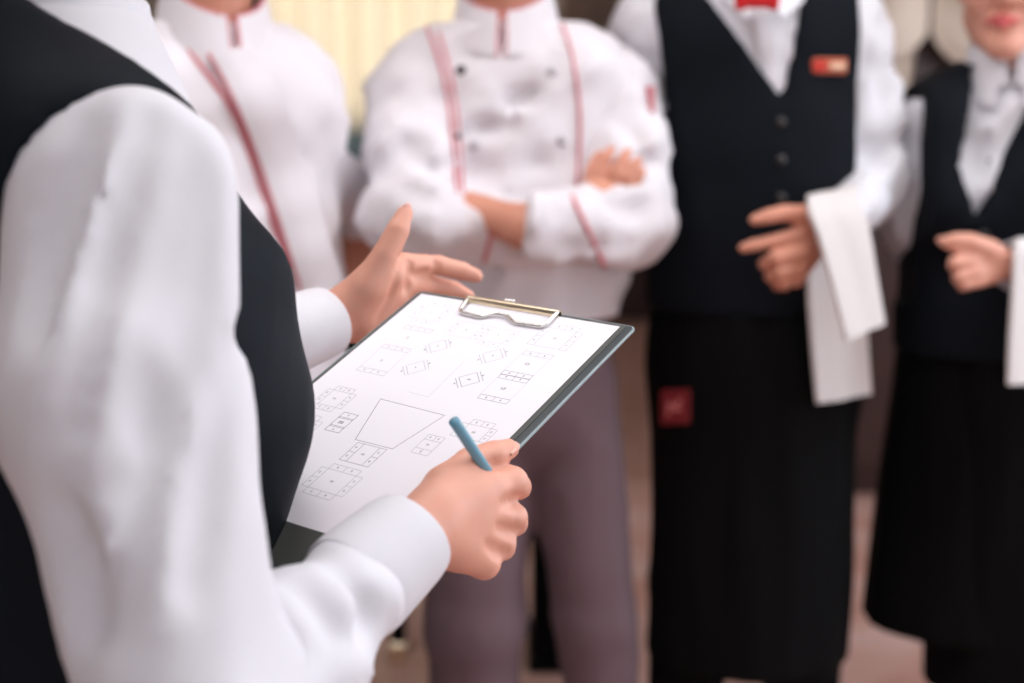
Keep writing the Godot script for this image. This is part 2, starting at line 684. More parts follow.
func piping(root: Node3D, pts: Array, r: float, m: Material) -> void:
	var run := []                                 # the longest stretch that stays on the cloth
	var now := []
	for p in pts:
		if now and (p as Vector3).distance_to(now[-1]) > 0.09:
			now = []
		now.append(p)
		if now.size() > run.size():
			run = now
	if run.size() < 3:
		return
	var b := Buf.new()
	tube(b, run, r, 6)
	finish(b, "piping", m, root)

func button(root: Node3D, p: Vector3, nrm: Vector3, r: float, m: Material) -> void:
	var b := Buf.new()
	tube(b, [p - nrm * 0.003, p + nrm * 0.003, p + nrm * 0.0045], r, 14, Vector3.ZERO, false, 0.8)
	finish(b, "button", m, root)

func shoes(root: Node3D, spots: Array, fd: Vector3) -> void:
	for p in spots:
		var f := Field.new()
		f.cone(Vector3(p.x, 0.045, p.z) - fd * 0.05, Vector3(p.x, 0.035, p.z) + fd * 0.15, 0.045, 0.036, 0.03, 0.85, UP3)
		f.cone(Vector3(p.x, 0.08, p.z) - fd * 0.04, Vector3(p.x, 0.05, p.z) - fd * 0.03, 0.045, 0.045, 0.03)
		f.cut(-UP3, Vector3(0, 0.0, 0))
		mould(f, 0.01, "shoe", mats["black leather"], root)

func legs(f: Field, hip: Array, knee: Array, foot: Array, r: Array, k := 0.03) -> void:
	for j in 2:
		f.cone(hip[j], knee[j], r[0], r[1], k)
		f.cone(knee[j], foot[j], r[1], r[2], k)

# ---------------------------------------------------------------- the scene
func _ready() -> void:
	view_and_light()
	palette()
	room()
	furniture()
	manager()
	clipboard()
	cook_arms_crossed()
	cook_beside_manager()
	waiter()
	waitress()

func view_and_light() -> void:
	var cam := Camera3D.new()
	cam.name = "camera"
	add_child(cam)
	cam.position = Vector3(0, EYE, 0)
	cam.rotation = Vector3(-deg_to_rad(TILT), 0, 0)
	var ca := CameraAttributesPhysical.new()
	ca.frustum_focal_length = 50.0
	ca.frustum_focus_distance = 1.1
	ca.exposure_aperture = 3.1
	ca.frustum_near = 0.05
	ca.frustum_far = 60.0
	cam.attributes = ca
	cam.keep_aspect = Camera3D.KEEP_HEIGHT
	cam.fov = rad_to_deg(2.0 * atan(341.5 / FOCAL))
	cam.current = true
	var we := WorldEnvironment.new()
	we.name = "environment"
	var e := Environment.new()
	e.background_mode = Environment.BG_SKY
	var sky := Sky.new()
	var sm := ProceduralSkyMaterial.new()
	sm.sky_top_color = Color(0.62, 0.76, 0.95)
	sm.sky_horizon_color = Color(0.93, 0.94, 0.96)
	sm.ground_bottom_color = Color(0.45, 0.43, 0.4)
	sm.ground_horizon_color = Color(0.75, 0.75, 0.74)
	sky.sky_material = sm
	e.sky = sky
	e.tonemap_mode = Environment.TONE_MAPPER_LINEAR
	e.tonemap_exposure = 1.58
	e.sdfgi_enabled = true
	e.ssao_enabled = true
	e.ssil_enabled = true
	we.environment = e
	add_child(we)
	# daylight that enters by the windows: right wall (two), the wall behind the camera (two), the far wall
	window_light(Vector3(3.12, 1.75, -1.4), Vector3(-1, -0.12, -0.05), Vector2(2.0, 2.0), 3.8, Color(0.93, 0.96, 1.0))
	window_light(Vector3(3.12, 1.75, -4.2), Vector3(-1, -0.12, 0.1), Vector2(2.0, 2.0), 2.6, Color(0.93, 0.96, 1.0))
	window_light(Vector3(-1.4, 1.8, 2.42), Vector3(0.1, -0.1, -1), Vector2(2.0, 2.0), 0.7, Color(0.97, 0.98, 1.0))
	window_light(Vector3(1.5, 1.8, 2.42), Vector3(-0.1, -0.1, -1), Vector2(2.0, 2.0), 1.0, Color(0.97, 0.98, 1.0))
	window_light(Vector3(-0.83, 2.0, -8.84), Vector3(0, 0, 1), Vector2(1.7, 1.6), 1.25, Color(1.0, 0.95, 0.9))
	# ceiling panels over the group
	window_light(Vector3(-0.5, 2.93, -1.35), Vector3(0, -1, -0.0001), Vector2(1.2, 1.2), 1.3, Color(0.97, 0.98, 1.0), "ceiling_glow")
	window_light(Vector3(1.2, 2.93, -1.35), Vector3(0, -1, -0.0001), Vector2(1.2, 1.2), 1.2, Color(0.97, 0.98, 1.0), "ceiling_glow")

func window_light(p: Vector3, dir: Vector3, size: Vector2, energy: float, c: Color, called := "window_daylight") -> void:
	var l := AreaLight3D.new()
	l.name = called
	add_child(l, true)
	l.area_size = size
	l.area_normalize_energy = true
	l.light_energy = energy
	l.light_color = c
	l.area_range = 20.0
	l.shadow_enabled = true
	l.look_at_from_position(p, p + dir, UP3 if absf(dir.y) < 0.9 else Vector3(0, 0, 1))

func palette() -> void:
	mat("white shirt", Color(0.855, 0.85, 0.87), 0.85, 0.0, 0.2)
	mat("cook cotton", Color(0.875, 0.855, 0.87), 0.9, 0.0, 0.2)
	weave(mats["cook cotton"], 0.05, 4.0)
	weave(mats["white shirt"], 0.03, 4.0)
	mat("navy vest", Color(0.075, 0.095, 0.12), 0.6, 0.0, 0.03)
	mat("black vest", Color(0.07, 0.085, 0.108), 0.8, 0.0, 0.03)
	mat("black apron", Color(0.045, 0.045, 0.05), 0.85, 0.0, 0.03)
	mat("mauve trousers", Color(0.42, 0.34, 0.365), 0.9, 0.0, 0.15)
	mat("black leather", Color(0.04, 0.04, 0.045), 0.35)
	mat("red piping", Color(0.83, 0.5, 0.53), 0.7)
	mat("red satin", Color(0.8, 0.05, 0.09), 0.5)
	mat("pale button", Color(0.72, 0.7, 0.72), 0.4)
	mat("dark button", Color(0.2, 0.18, 0.18), 0.35)
	mat("eye white", Color(0.88, 0.86, 0.84), 0.3)
	mat("iris", Color(0.2, 0.14, 0.1), 0.2)
	mat("nail", Color(0.92, 0.7, 0.63), 0.35)
	mat("towel cotton", Color(0.835, 0.81, 0.8), 0.95, 0.0, 0.2)
	mat("silver", Color(0.93, 0.92, 0.9), 0.25, 1.0)
	mat("brass nickel", Color(0.93, 0.86, 0.74), 0.28, 1.0)
	for s in [["skin fair", Color(0.9, 0.665, 0.575)], ["skin warm", Color(0.84, 0.59, 0.49)]]:
		var m := mat(s[0], s[1], 0.5)
		mottle(m, s[1].darkened(0.02), Color(s[1].r, s[1].g * 0.95, s[1].b * 0.94).lightened(0.02), 0.03, 0.09, 3)

# ---------------------------------------------------------------- room and furniture
func room() -> void:
	var fl := setting("floor")
	var fm := mat("terracotta floor", Color.WHITE, 0.42)
	mottle(fm, Color(0.7, 0.5, 0.43), Color(0.82, 0.68, 0.64), 0.02, 1.4, 11)
	boxy("floor_slab", Vector3(-3.8, -0.12, -9.1), Vector3(3.4, 0, 2.7), fm, fl)
	var ce := setting("ceiling")
	boxy("ceiling_slab", Vector3(-3.8, 3.0, -9.1), Vector3(3.4, 3.12, 2.7), mat("ceiling white", Color(0.86, 0.84, 0.81), 0.95), ce)
	var wm := mat("warm plaster", Color(0.72, 0.62, 0.54), 0.95)
	mottle(wm, Color(0.68, 0.62, 0.57), Color(0.75, 0.7, 0.65), 0.02, 1.1, 5)
	var tm := mat("teal dado", Color(0.5, 0.6, 0.64), 0.85)
	var wood := mat("taupe panelling", Color(0.5, 0.41, 0.36), 0.6)
	mottle(wood, Color(0.46, 0.37, 0.32), Color(0.57, 0.48, 0.43), 0.04, 0.9, 9, Vector3(6, 0.5, 6))
	var frame_m := mat("window frame white", Color(0.85, 0.84, 0.8), 0.5)
	var glass := mat("window glass", Color(0.92, 0.96, 0.97, 0.12), 0.02)
	glass.transparency = BaseMaterial3D.TRANSPARENCY_ALPHA
	# walls with window openings
	wall_with_holes("wall_left", wm, "x", -3.8, -3.6, -9.1, 2.7, [])
	wall_with_holes("wall_right", wm, "x", 3.2, 3.4, -9.1, 2.7, [[-5.2, -3.2, 0.75, 2.75], [-2.4, -0.4, 0.75, 2.75]])
	wall_with_holes("wall_rear", wm, "z", 2.5, 2.7, -3.6, 3.2, [[-2.4, -0.4, 0.8, 2.8], [0.5, 2.5, 0.8, 2.8]])
	wall_with_holes("wall_back", wm, "z", -9.1, -8.9, -3.6, 3.2, [[-1.68, 0.16, 1.15, 2.75]])
	var wn := 0
	for w in [["x", 3.3, -5.2, -3.2, 0.75, 2.75], ["x", 3.3, -2.4, -0.4, 0.75, 2.75], ["z", 2.6, -2.4, -0.4, 0.8, 2.8], ["z", 2.6, 0.5, 2.5, 0.8, 2.8], ["z", -9.0, -1.68, 0.16, 1.15, 2.75]]:
		wn += 1
		var o := setting("window_%d" % wn)
		var b := Buf.new()
		var bar := func(b: Buf, u0, u1, y0, y1, t):
			if w[0] == "x":
				box(b, Vector3(w[1] - t, y0, u0), Vector3(w[1] + t, y1, u1))
			else:
				box(b, Vector3(u0, y0, w[1] - t), Vector3(u1, y1, w[1] + t))
		bar.call(b, w[2], w[2] + 0.06, w[4], w[5], 0.04)
		bar.call(b, w[3] - 0.06, w[3], w[4], w[5], 0.04)
		bar.call(b, w[2] + 0.06, w[3] - 0.06, w[4], w[4] + 0.06, 0.04)
		bar.call(b, w[2] + 0.06, w[3] - 0.06, w[5] - 0.06, w[5], 0.04)
		var mid: float = (w[2] + w[3]) * 0.5
		bar.call(b, mid - 0.03, mid + 0.03, w[4] + 0.06, w[5] - 0.06, 0.035)
		finish(b, "window_frame", frame_m, o, false)
		for s in 2:
			b = Buf.new()
			bar.call(b, [w[2] + 0.06, mid + 0.03][s], [mid - 0.03, w[3] - 0.06][s], w[4] + 0.06, w[5] - 0.06, 0.004)
			finish(b, "pane", glass, o, false)
	# teal dado under the far window, wooden panelling to its right
	var dado := setting("trim_1")
	boxy("dado_panel", Vector3(-3.6, 0.0, -8.9), Vector3(0.3, 1.12, -8.88), tm, dado)
	boxy("dado_rail", Vector3(-3.6, 1.12, -8.9), Vector3(0.3, 1.15, -8.86), tm, dado)
	var pan := setting("trim_2")
	for j in 12:
		var x0 := 0.3 + j * 0.24
		boxy("panel", Vector3(x0 + 0.006, 0.1, -8.9), Vector3(x0 + 0.234, 2.9, -8.878), wood, pan, 0.008)
	var bb := setting("baseboard_back")
	boxy("baseboard_strip", Vector3(0.3, 0, -8.9), Vector3(3.2, 0.1, -8.87), mat("baseboard brown", Color(0.24, 0.14, 0.11), 0.5), bb)

func wall_with_holes(called: String, m: Material, ax: String, t0: float, t1: float, u0: float, u1: float, holes: Array) -> void:
	var o := setting(called)
	var b := Buf.new()
	var put := func(a0, a1, y0, y1):
		if ax == "x":
			box(b, Vector3(t0, y0, a0), Vector3(t1, y1, a1), 0.001)
		else:
			box(b, Vector3(a0, y0, t0), Vector3(a1, y1, t1), 0.001)
	var u := u0
	for h in holes:
		put.call(u, h[0], 0.0, 3.0)
		put.call(h[0], h[1], 0.0, h[2])
		put.call(h[0], h[1], h[3], 3.0)
		u = h[1]
	put.call(u, u1, 0.0, 3.0)
	finish(b, "wall_body", m, o, false)

func drape(root: Node3D, called: String, m: Material, x0: float, x1: float, y0: float, y1: float, z: float, waves: int, depth: float, shape = null) -> void:
	var rows := []
	var nc := waves * 8
	for i in 13:
		var v := i / 12.0
		var row := []
		for j in nc + 1:
			var u := float(j) / nc
			var p := Vector3(lerpf(x0, x1, u), lerpf(y1, y0, v), z + depth * sin(u * TAU * waves + 0.7 * sin(v * 3.0)) * (0.7 + 0.3 * sin(u * 17.0)))
			if shape != null:
				p = shape.call(u, v, p)
			row.append(p)
		rows.append(row)
	var b := Buf.new()
	sheet(b, rows, 0.004)
	finish(b, called, m, root)

func furniture() -> void:
	var glow := mat("ceiling light diffuser", Color(0.95, 0.94, 0.92), 0.6)
	glow.emission_enabled = true
	glow.emission = Color(1.0, 0.95, 0.92)
	glow.emission_energy_multiplier = 0.8
	for p in [Vector3(-0.5, 0, -1.35), Vector3(1.2, 0, -1.35)]:
		var cl := thing("ceiling_light", "square glowing ceiling light panel above the " + ("clipboard" if p.x < 0.0 else "floor before the waiters"), "light", Vector3(p.x, 2.95, p.z))
		boxy("diffuser", Vector3(p.x - 0.58, 2.952, p.z - 0.58), Vector3(p.x + 0.58, 2.97, p.z + 0.58), glow, cl)
		var fb := Buf.new()
		for e in [-1, 1]:
			box(fb, Vector3(p.x - 0.63, 2.945, p.z + e * 0.605 - 0.025), Vector3(p.x + 0.63, 3.0, p.z + e * 0.605 + 0.025))
			box(fb, Vector3(p.x + e * 0.605 - 0.025, 2.945, p.z - 0.58), Vector3(p.x + e * 0.605 + 0.025, 3.0, p.z + 0.58))
		finish(fb, "frame", mats["window frame white"], cl, false)
	# sheer cream curtain in front of the far window
	var sheer := mat("sheer cream curtain", Color(0.97, 0.95, 0.9), 0.9)
	sheer.backlight_enabled = true
	sheer.backlight = Color(1.0, 0.98, 0.93)
	for s in 2:
		var c := thing("curtain", ["sheer cream curtain over the far window, half away from the brown panelling", "sheer cream curtain over the far window, half next to the brown panelling"][s], "curtain", Vector3(-1.25 + s * 0.95, 1.1, -8.74))
		drape(c, "curtain_cloth", sheer, -1.76 + s * 0.96, -0.806 + s * 0.986, 1.12, 2.82, -8.74, 6, 0.035)
		boxy("heading_tape", Vector3(-1.76 + s * 0.96, 2.8, -8.75), Vector3(-0.806 + s * 0.986, 2.84, -8.73), sheer, c)
	var rail := thing("curtain_rail", "slim brass curtain rail fixed above the far window", "rail", Vector3(-0.76, 2.86, -8.74))
	var b := Buf.new()
	tube(b, [Vector3(-1.85, 2.87, -8.74), Vector3(-0.76, 2.87, -8.74), Vector3(0.3, 2.87, -8.74)], 0.014, 10)
	finish(b, "pole", mats["brass nickel"], rail)
	for x in [-1.8, 0.25]:
		boxy("bracket", Vector3(x - 0.012, 2.85, -8.9), Vector3(x + 0.012, 2.885, -8.75), mats["brass nickel"], rail)
	# sideboard on the far wall, behind the cook and the waiter
	var dark := mat("mahogany", Color(0.24, 0.11, 0.075), 0.4)
	mottle(dark, Color(0.14, 0.065, 0.05), Color(0.24, 0.11, 0.08), 0.03, 0.8, 21, Vector3(5, 0.7, 5))
	var sb := thing("sideboard", "dark mahogany sideboard against the far panelled wall", "sideboard", Vector3(0.95, 0, -8.6))
	boxy("carcass", Vector3(0.4, 0.06, -8.86), Vector3(1.6, 0.86, -8.42), dark, sb)
	boxy("top", Vector3(0.37, 0.86, -8.87), Vector3(1.63, 0.9, -8.39), dark, sb, 0.01)
	boxy("plinth", Vector3(0.43, 0, -8.84), Vector3(1.57, 0.06, -8.45), dark, sb)
	for j in 3:
		var d := boxy("door", Vector3(0.42 + j * 0.39, 0.1, -8.42), Vector3(0.79 + j * 0.39, 0.83, -8.4), dark, sb, 0.006)
		b = Buf.new()
		tube(b, [Vector3(0.74 + j * 0.39, 0.42, -8.385), Vector3(0.74 + j * 0.39, 0.52, -8.385)], 0.007, 8)
		var hd := finish(b, "handle", mats["brass nickel"], sb)
		sb.remove_child(hd)
		d.add_child(hd)
		hd.position = -sb.position + Vector3(0.95, 0, -8.6)
	# tall dark cabinet behind waiter and waitress, with cream swags hung over its front
	var cb := thing("tall_cabinet", "tall dark mahogany cabinet behind the waiter and the waitress", "cabinet", Vector3(1.78, 0, -4.85))
	boxy("carcass", Vector3(1.08, 0.08, -5.15), Vector3(2.4, 2.05, -4.66), dark, cb)
	boxy("plinth", Vector3(1.1, 0, -5.13), Vector3(2.38, 0.08, -4.7), dark, cb)
	boxy("cornice", Vector3(1.04, 2.05, -5.17), Vector3(2.44, 2.12, -4.62), dark, cb, 0.015)
	for j in 3:
		var d := boxy("door", Vector3(1.095 + j * 0.43, 0.12, -4.66), Vector3(1.515 + j * 0.43, 2.02, -4.64), dark, cb, 0.006)
		b = Buf.new()
		tube(b, [Vector3(1.475 + j * 0.43, 0.95, -4.62), Vector3(1.475 + j * 0.43, 1.1, -4.62)], 0.007, 8)
		var hd := finish(b, "handle", mats["brass nickel"], cb)
		cb.remove_child(hd)
		d.add_child(hd)
	var cream := mat("cream swag cloth", Color(0.86, 0.8, 0.74), 0.95, 0.0, 0.2)
	# swags: cloth gathered at both ends, drooping between
	for s in 3:
		var x0: float = [1.06, 1.312, 1.64][s]
		var x1: float = [1.3, 1.63, 2.38][s]
		var drop: float = [0.08, 0.12, 0.14][s]
		var c := thing("swag_drape", ["cream cloth swag over the cabinet behind the waiter's shoulder", "cream cloth swag over the cabinet behind the waitress's shoulder", "wide cream cloth swag over the cabinet behind the waitress's head"][s], "drape", Vector3((x0 + x1) * 0.5, 1.4, -4.55))
		drape(c, "swag_cloth", cream, x0, x1, 1.6, 2.14, -4.56, 3, 0.012, func(u: float, v: float, p: Vector3) -> Vector3:
			var sag := sin(u * PI)
			return Vector3(p.x, 2.14 - v * (0.6 + drop * pow(sag, 0.7)), -4.55 + 0.07 * sag * sin(v * PI) + 0.02 * sin(v * 22.0) * sag))
		boxy("heading_band", Vector3(x0, 2.125, -4.6), Vector3(x1, 2.16, -4.53), cream, c)
	var tail := thing("swag_tail", "short pointed cream cloth tail hanging below the swags between waiter and waitress", "drape", Vector3(1.235, 1.3, -4.6))
	drape(tail, "tail_cloth", cream, 1.2, 1.34, 1.33, 1.56, -4.605, 2, 0.01, func(u: float, v: float, p: Vector3) -> Vector3:
		return Vector3(1.235 + (u - 0.5) * 0.12 * (1.0 - 0.6 * v), p.y + 0.05 * absf(u - 0.5), p.z))
	boxy("knot", Vector3(1.21, 1.55, -4.625), Vector3(1.26, 1.6, -4.585), cream, tail, 0.012)
	# black loudspeaker on the floor behind the cook's legs
	var sp := thing("floor_loudspeaker", "slim black floor-standing loudspeaker behind the arms-crossed cook's legs", "speaker", Vector3(0.158, 0, -3.3))
	var blk := mat("black lacquer", Color(0.03, 0.03, 0.035), 0.5)
	boxy("cabinet_box", Vector3(0.048, 0.03, -3.46), Vector3(0.238, 0.74, -3.2), blk, sp, 0.008)
	boxy("grille", Vector3(0.06, 0.1, -3.2), Vector3(0.226, 0.72, -3.185), mat("grille cloth", Color(0.02, 0.02, 0.022), 0.95), sp)
	boxy("base_plate", Vector3(0.038, 0, -3.47), Vector3(0.248, 0.03, -3.18), blk, sp)
	# chair behind the manager's forearm: only one leg shows
	var ch := thing("dining_chair", "black wooden chair with brass-tipped legs standing behind the two cooks", "chair", Vector3(-0.45, 0, -3.45))
	boxy("seat", Vector3(-0.66, 0.43, -3.66), Vector3(-0.255, 0.48, -3.24), blk, ch, 0.012)
	boxy("backrest", Vector3(-0.65, 0.62, -3.68), Vector3(-0.265, 0.88, -3.65), blk, ch, 0.01)
	for x in [-0.64, -0.275]:
		for z in [-3.64, -3.26]:
			boxy("leg", Vector3(x - 0.018, 0.05, z - 0.018), Vector3(x + 0.018, 0.43 if z > -3.5 else 0.88, z + 0.018), blk, ch)
			boxy("leg_tip", Vector3(x - 0.02, 0, z - 0.02), Vector3(x + 0.02, 0.05, z + 0.02), mats["brass nickel"], ch)

# ---------------------------------------------------------------- the clipboard, its sheet, the pen
const BOARD_AT := Vector3(-0.0801, -0.0506, -1.1141)
func board_frame() -> Transform3D:
	var bs := Basis(Vector3(0.8008, -0.1464, 0.5807), Vector3(0.5607, 0.5239, -0.6412), Vector3(-0.2104, 0.8391, 0.5016)).orthonormalized()
	var cam := Transform3D(Basis(Vector3(1, 0, 0), -deg_to_rad(TILT)), Vector3(0, EYE, 0))
	return cam * Transform3D(bs, BOARD_AT)

var plan: Image
const PPM := 4.876
func ink_line(a: Vector2, b: Vector2, c: Color, w := 2) -> void:
	var n := int(maxf(absf(b.x - a.x), absf(b.y - a.y)) * PPM) + 1
	for s in n + 1:
		var p := a.lerp(b, float(s) / n) * PPM
		plan.fill_rect(Rect2i(int(p.x), int(p.y), w, w), c)

func ink_poly(pts: Array, c: Color, w := 2) -> void:
	for j in pts.size():
		ink_line(pts[j], pts[(j + 1) % pts.size()], c, w)

func ink_text(s: String, at_mm: Vector2, c: Color, px := 2, turn := 0.0) -> void:
	var font := {"0": [7, 5, 5, 5, 7], "1": [2, 6, 2, 2, 7], "2": [7, 1, 7, 4, 7], "3": [7, 1, 7, 1, 7], "4": [5, 5, 7, 1, 1], "5": [7, 4, 7, 1, 7], "6": [7, 4, 7, 5, 7], "7": [7, 1, 1, 2, 2], "8": [7, 5, 7, 5, 7], "9": [7, 5, 7, 1, 7], "A": [2, 5, 7, 5, 5], "B": [6, 5, 6, 5, 6], "C": [7, 4, 4, 4, 7], "D": [6, 5, 5, 5, 6], "E": [7, 4, 6, 4, 7], "F": [7, 4, 6, 4, 4]}
	var w := s.length() * 4 * px
	for q in s.length():
		var rows: Array = font[s[q]]
		for y in 5:
			for x in 3:
				if rows[y] & (4 >> x):
					var o := Vector2(-w * 0.5 + q * 4 * px + x * px, (y - 2.5) * px).rotated(turn)
					plan.fill_rect(Rect2i(int(at_mm.x * PPM + o.x), int(at_mm.y * PPM + o.y), px, px), c)

func ink_rect(x: float, y: float, w: float, h: float, c: Color, wd := 2) -> void:
	ink_poly([Vector2(x, y), Vector2(x + w, y), Vector2(x + w, y + h), Vector2(x, y + h)], c, wd)

# a table on the seating plan: rectangle, seats on some sides, number
func ink_table(x: float, y: float, w: float, h: float, num: String, sides: String, c: Color, cell := 6.0) -> void:
	ink_rect(x, y, w, h, c)
	ink_text(num, Vector2(x + w * 0.5, y + h * 0.5), c.darkened(0.25), 2)
	var letters := "ABCDEF"
	var q := 0
	for s in sides:
		for e in 2:
			var r := Rect2()
			match s:
				"t": r = Rect2(x + e * w * 0.5, y - cell, w * 0.5, cell)
				"b": r = Rect2(x + e * w * 0.5, y + h, w * 0.5, cell)
				"l": r = Rect2(x - cell, y + e * h * 0.5, cell, h * 0.5)
				"r": r = Rect2(x + w, y + e * h * 0.5, cell, h * 0.5)
			ink_rect(r.position.x, r.position.y, r.size.x, r.size.y, c)
			ink_text(letters[q % 6], r.get_center(), c.darkened(0.35), 2)
			q += 1

func ink_diamond(x: float, y: float, rr: float, num: String, c: Color, seats := true) -> void:
	ink_poly([Vector2(x - rr, y), Vector2(x, y - rr), Vector2(x + rr, y), Vector2(x, y + rr)], c)
	ink_text(num, Vector2(x, y), c.darkened(0.3), 2)
	if seats:
		ink_line(Vector2(x - rr - 2, y + 2), Vector2(x - 2, y + rr + 2), c)
		ink_line(Vector2(x + 2, y - rr - 2), Vector2(x + rr + 2, y - 2), c)
		ink_text("A", Vector2(x - rr * 0.8, y + rr * 0.8), c.darkened(0.5), 2)
		ink_text("B", Vector2(x + rr * 0.8, y - rr * 0.8), c.darkened(0.5), 2)

func draw_plan() -> ImageTexture:
	plan = Image.create(1024, 1448, false, Image.FORMAT_RGB8)
	plan.fill(Color(0.955, 0.945, 0.965))
	var k := Color(0.5, 0.5, 0.53)
	var l := Color(0.68, 0.67, 0.71)
	var xl := Color(0.82, 0.8, 0.84)
	ink_poly([Vector2(74, 148), Vector2(141.7, 150), Vector2(128.4, 199.3), Vector2(90.5, 199.3)], Color(0.36, 0.36, 0.38))
	ink_table(102, 201.5, 16, 22.5, "18", "lr", k, 6.5)
	ink_table(95, 236, 28, 23.5, "22", "tblr", l, 6.5)
	# table 23 with seats at its ends
	ink_rect(56, 172.5, 15, 24.5, Color(0.35, 0.35, 0.38))
	for y in [178.5, 180.0, 189.5, 191.0]:
		for x in 5:
			ink_line(Vector2(56.5 + x * 3, y), Vector2(58.4 + x * 3, y), Color(0.25, 0.25, 0.28))
	ink_text("23", Vector2(63.5, 185), Color(0.2, 0.2, 0.24), 3)
	ink_text("A", Vector2(63.5, 175.5), k, 2)
	ink_text("B", Vector2(63.5, 194.5), k, 2)
	ink_table(25, 150, 19, 20, "24", "tblr", l, 6.0)
	ink_table(22, 190, 20, 20, "25", "tr", l, 6.0)
	ink_table(145, 180.5, 16, 11, "21", "", l)
	ink_rect(145, 174.5, 8, 6, l); ink_rect(153, 174.5, 8, 6, l); ink_rect(145, 191.5, 8, 6, l); ink_rect(153, 191.5, 8, 6, l)
	ink_text("A", Vector2(149, 177.5), k); ink_text("B", Vector2(157, 177.5), k); ink_text("C", Vector2(153, 194.5), k)
	ink_table(168, 153, 21, 17, "20", "tlr", l, 6.0)
	for s in [[153.0, 116.6, k], [151.5, 82.4, k], [152.0, 87.6, k], [152.0, 52.8, l]]:
		ink_rect(s[0], s[1], 14, 5.6, s[2]); ink_rect(s[0] + 14, s[1], 14, 5.6, s[2])
		ink_text("A", Vector2(s[0] + 7, s[1] + 2.8), Color(0.25, 0.25, 0.28)); ink_text("B", Vector2(s[0] + 21, s[1] + 2.8), Color(0.25, 0.25, 0.28))
	ink_line(Vector2(151, 58), Vector2(151, 82), xl); ink_line(Vector2(180, 58), Vector2(180, 82), xl)
	ink_line(Vector2(152, 93), Vector2(152, 117), xl); ink_line(Vector2(181, 93), Vector2(181, 117), xl)
	ink_text("12", Vector2(166.5, 105), k, 3)
	ink_text("11", Vector2(165.5, 69.5), k, 3)
	ink_table(153, 17, 26, 27, "10", "tlr", l, 6.0)
	ink_diamond(130.5, 102.6, 10.5, "13", k)
	ink_diamond(129, 67.6, 10.5, "9", l)
	ink_diamond(74, 101.5, 10.5, "5", l)
	ink_diamond(72.3, 68.8, 10.0, "4", l)
	ink_line(Vector2(110, 82), Vector2(112, 133.4), xl); ink_line(Vector2(112, 133.4), Vector2(91, 132.5), xl)
	for s in [[22.0, 79.5], [24.0, 114.5], [22.0, 48.0]]:
		ink_rect(s[0], s[1], 15, 5.6, l); ink_rect(s[0] + 15, s[1], 15, 5.6, l)
		ink_text("A", Vector2(s[0] + 7, s[1] + 2.8), k); ink_text("B", Vector2(s[0] + 22, s[1] + 2.8), k)
	ink_text("3", Vector2(37, 101.8), l, 3); ink_text("2", Vector2(36.6, 65.4), l, 3)
	ink_line(Vector2(52, 85), Vector2(54, 114), xl); ink_line(Vector2(22, 85), Vector2(24, 114), xl)
	ink_table(71, 29, 21, 22, "6", "lr", xl, 6.0)
	ink_table(104, 30, 21, 20, "7", "lrb", xl, 6.0)
	ink_table(20, 14, 22, 22, "1", "tblr", xl, 6.0)
	return ImageTexture.create_from_image(plan)

